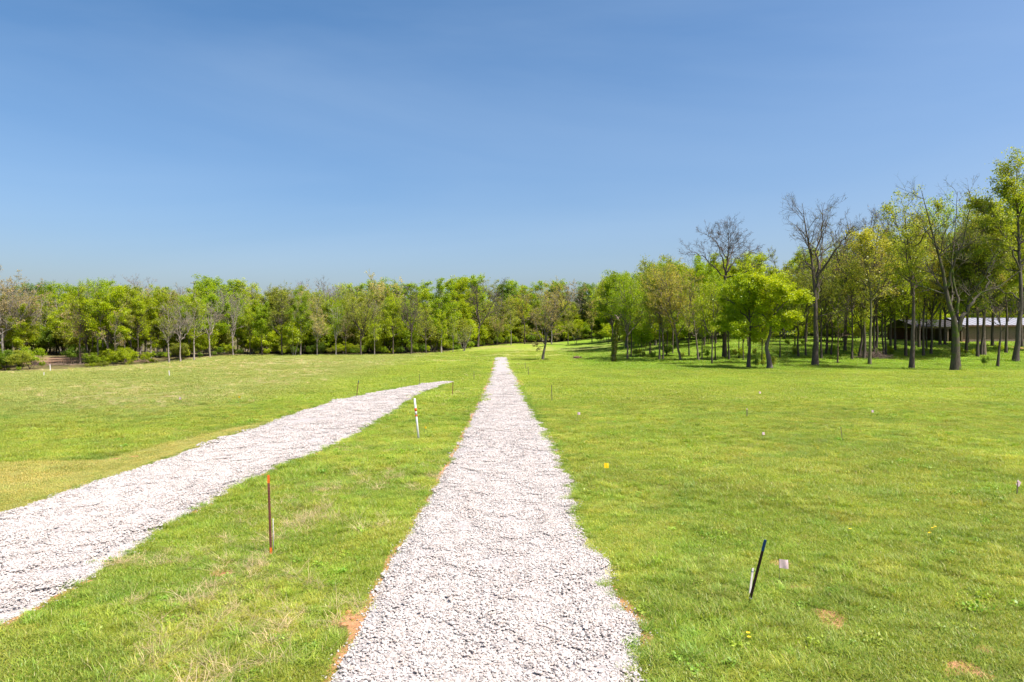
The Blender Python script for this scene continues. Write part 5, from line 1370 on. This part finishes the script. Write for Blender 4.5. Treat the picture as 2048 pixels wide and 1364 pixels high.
def slope(xa, xb, wd, m, name, par, ya, yb, za, zb):
    k = int(round((xb - xa) / wd)); wd = (xb - xa) / k; dy, dz = yb - ya, zb - za; nn = np.array([0, -dz, dy]) / math.hypot(dy, dz)
    V = []
    for u, h in ((0, 0), (.02, .05), (.05, .05), (.07, 0), (1, 0)):
        for (yy, zz) in ((0, 0), (dy, dz)): V.append(np.array([u * wd, yy, zz]) + nn * h)
    V2 = [v - nn * .03 for v in V]; mbx = MB(); q = [[2 * i, 2 * i + 2, 2 * i + 3, 2 * i + 1] for i in range(4)]
    mbx.add(V, q); mbx.add(V2, [list(reversed(f)) for f in q]); mm = mbx.mesh(name, m)
    for i in range(k): obj(name, mm, par, (xa + i * wd, ya, za))
rf = mb = MB(); mb.box(((x1 + x2) / 2, YB + 5, zr + .03), ((x2 - x1) / 2 + .2, .12, .04)); roof = obj('roof', mb.mesh('ridge_cap', M_METAL), e)
slope(x1 - .2, x2 + .2, 1.0, M_METAL, 'roof_panel', roof, YB - .65, YB + 5, ze + .02, zr); slope(x1 - .2, x2 + .2, 1.0, M_METAL, 'roof_panel', roof, YB + 10.65, YB + 5, ze + .02, zr)
mb = MB(); mb.box(((x0 + x1) / 2, YB + 5, zr - .33), ((x1 - x0) / 2, .12, .04)); roof2 = obj('carport_roof', mb.mesh('ridge_cap', M_SHADEROOF), e)
slope(x0, x1 - .25, 1.0, M_SHADEROOF, 'roof_panel', roof2, YB - 1.2, YB + 5, ze - .25, zr - .35); slope(x0, x1 - .25, 1.0, M_SHADEROOF, 'roof_panel', roof2, YB + 11, YB + 5, ze - .25, zr - .35)
for px_ in (x0 + .4, x0 + 3.6, x0 + 6.8, x1 - .8):
    mb = MB(); zz = float(zf(px_, YB - .8)); mb.box((px_, YB - .8, (zz + ze - .3) / 2), (.11, .11, (ze - .3 - zz) / 2)); obj('post', mb.mesh('post', M_TIMBER), e)
mb = MB(); mb.box(((x0 + x1) / 2, YB + 9.5, (zg + ze) / 2 - .2), ((x1 - x0) / 2 - .2, .1, (ze - zg) / 2 - .1)); obj('back_wall', mb.mesh('back_wall', M_FASCIA), e)
mb = MB(); mb.box(((x0 + x1) / 2, YB - 1.0, ze - .45), ((x1 - x0) / 2 - .05, .06, .14)); obj('beam', mb.mesh('beam', M_TIMBER), e)
# dirt track in front of it
def track(name, pts, wpx, label):
    P = np.array([at(*q)[:2] for q in pts]); P = resample(np.concatenate([P, np.zeros((len(P), 1))], 1), 24)[:, :2]
    T_ = unit(np.gradient(P, axis=0)); Nn = np.stack([-T_[:, 1], T_[:, 0]], 1); r = np.random.default_rng(2)
    ws = wpx * (1 + .2 * r.normal(0, 1, (24, 1))); V = []
    for t in (-1, -.5, 0, .5, 1): q = P + Nn * ws * t; V.append(np.concatenate([q, zf(q[:, 0], q[:, 1])[:, None] + (.06 if abs(t) < 1 else .02)], 1))
    V = np.stack(V, 1).reshape(-1, 3); i, j = np.meshgrid(np.arange(4), np.arange(23)); b = (j * 5 + i).ravel()
    return obj(name, mk_mesh(name, V, [np.stack([b, b + 1, b + 6, b + 5], 1)], [M_CLAY], True), kind='structure')
track('dirt_path', [(1790, 682), (1840, 682), (1900, 683), (1935, 684)], 1.2, '')
track('dirt_path', [(1975, 690), (2010, 693), (2060, 698), (2100, 702)], .7, '')
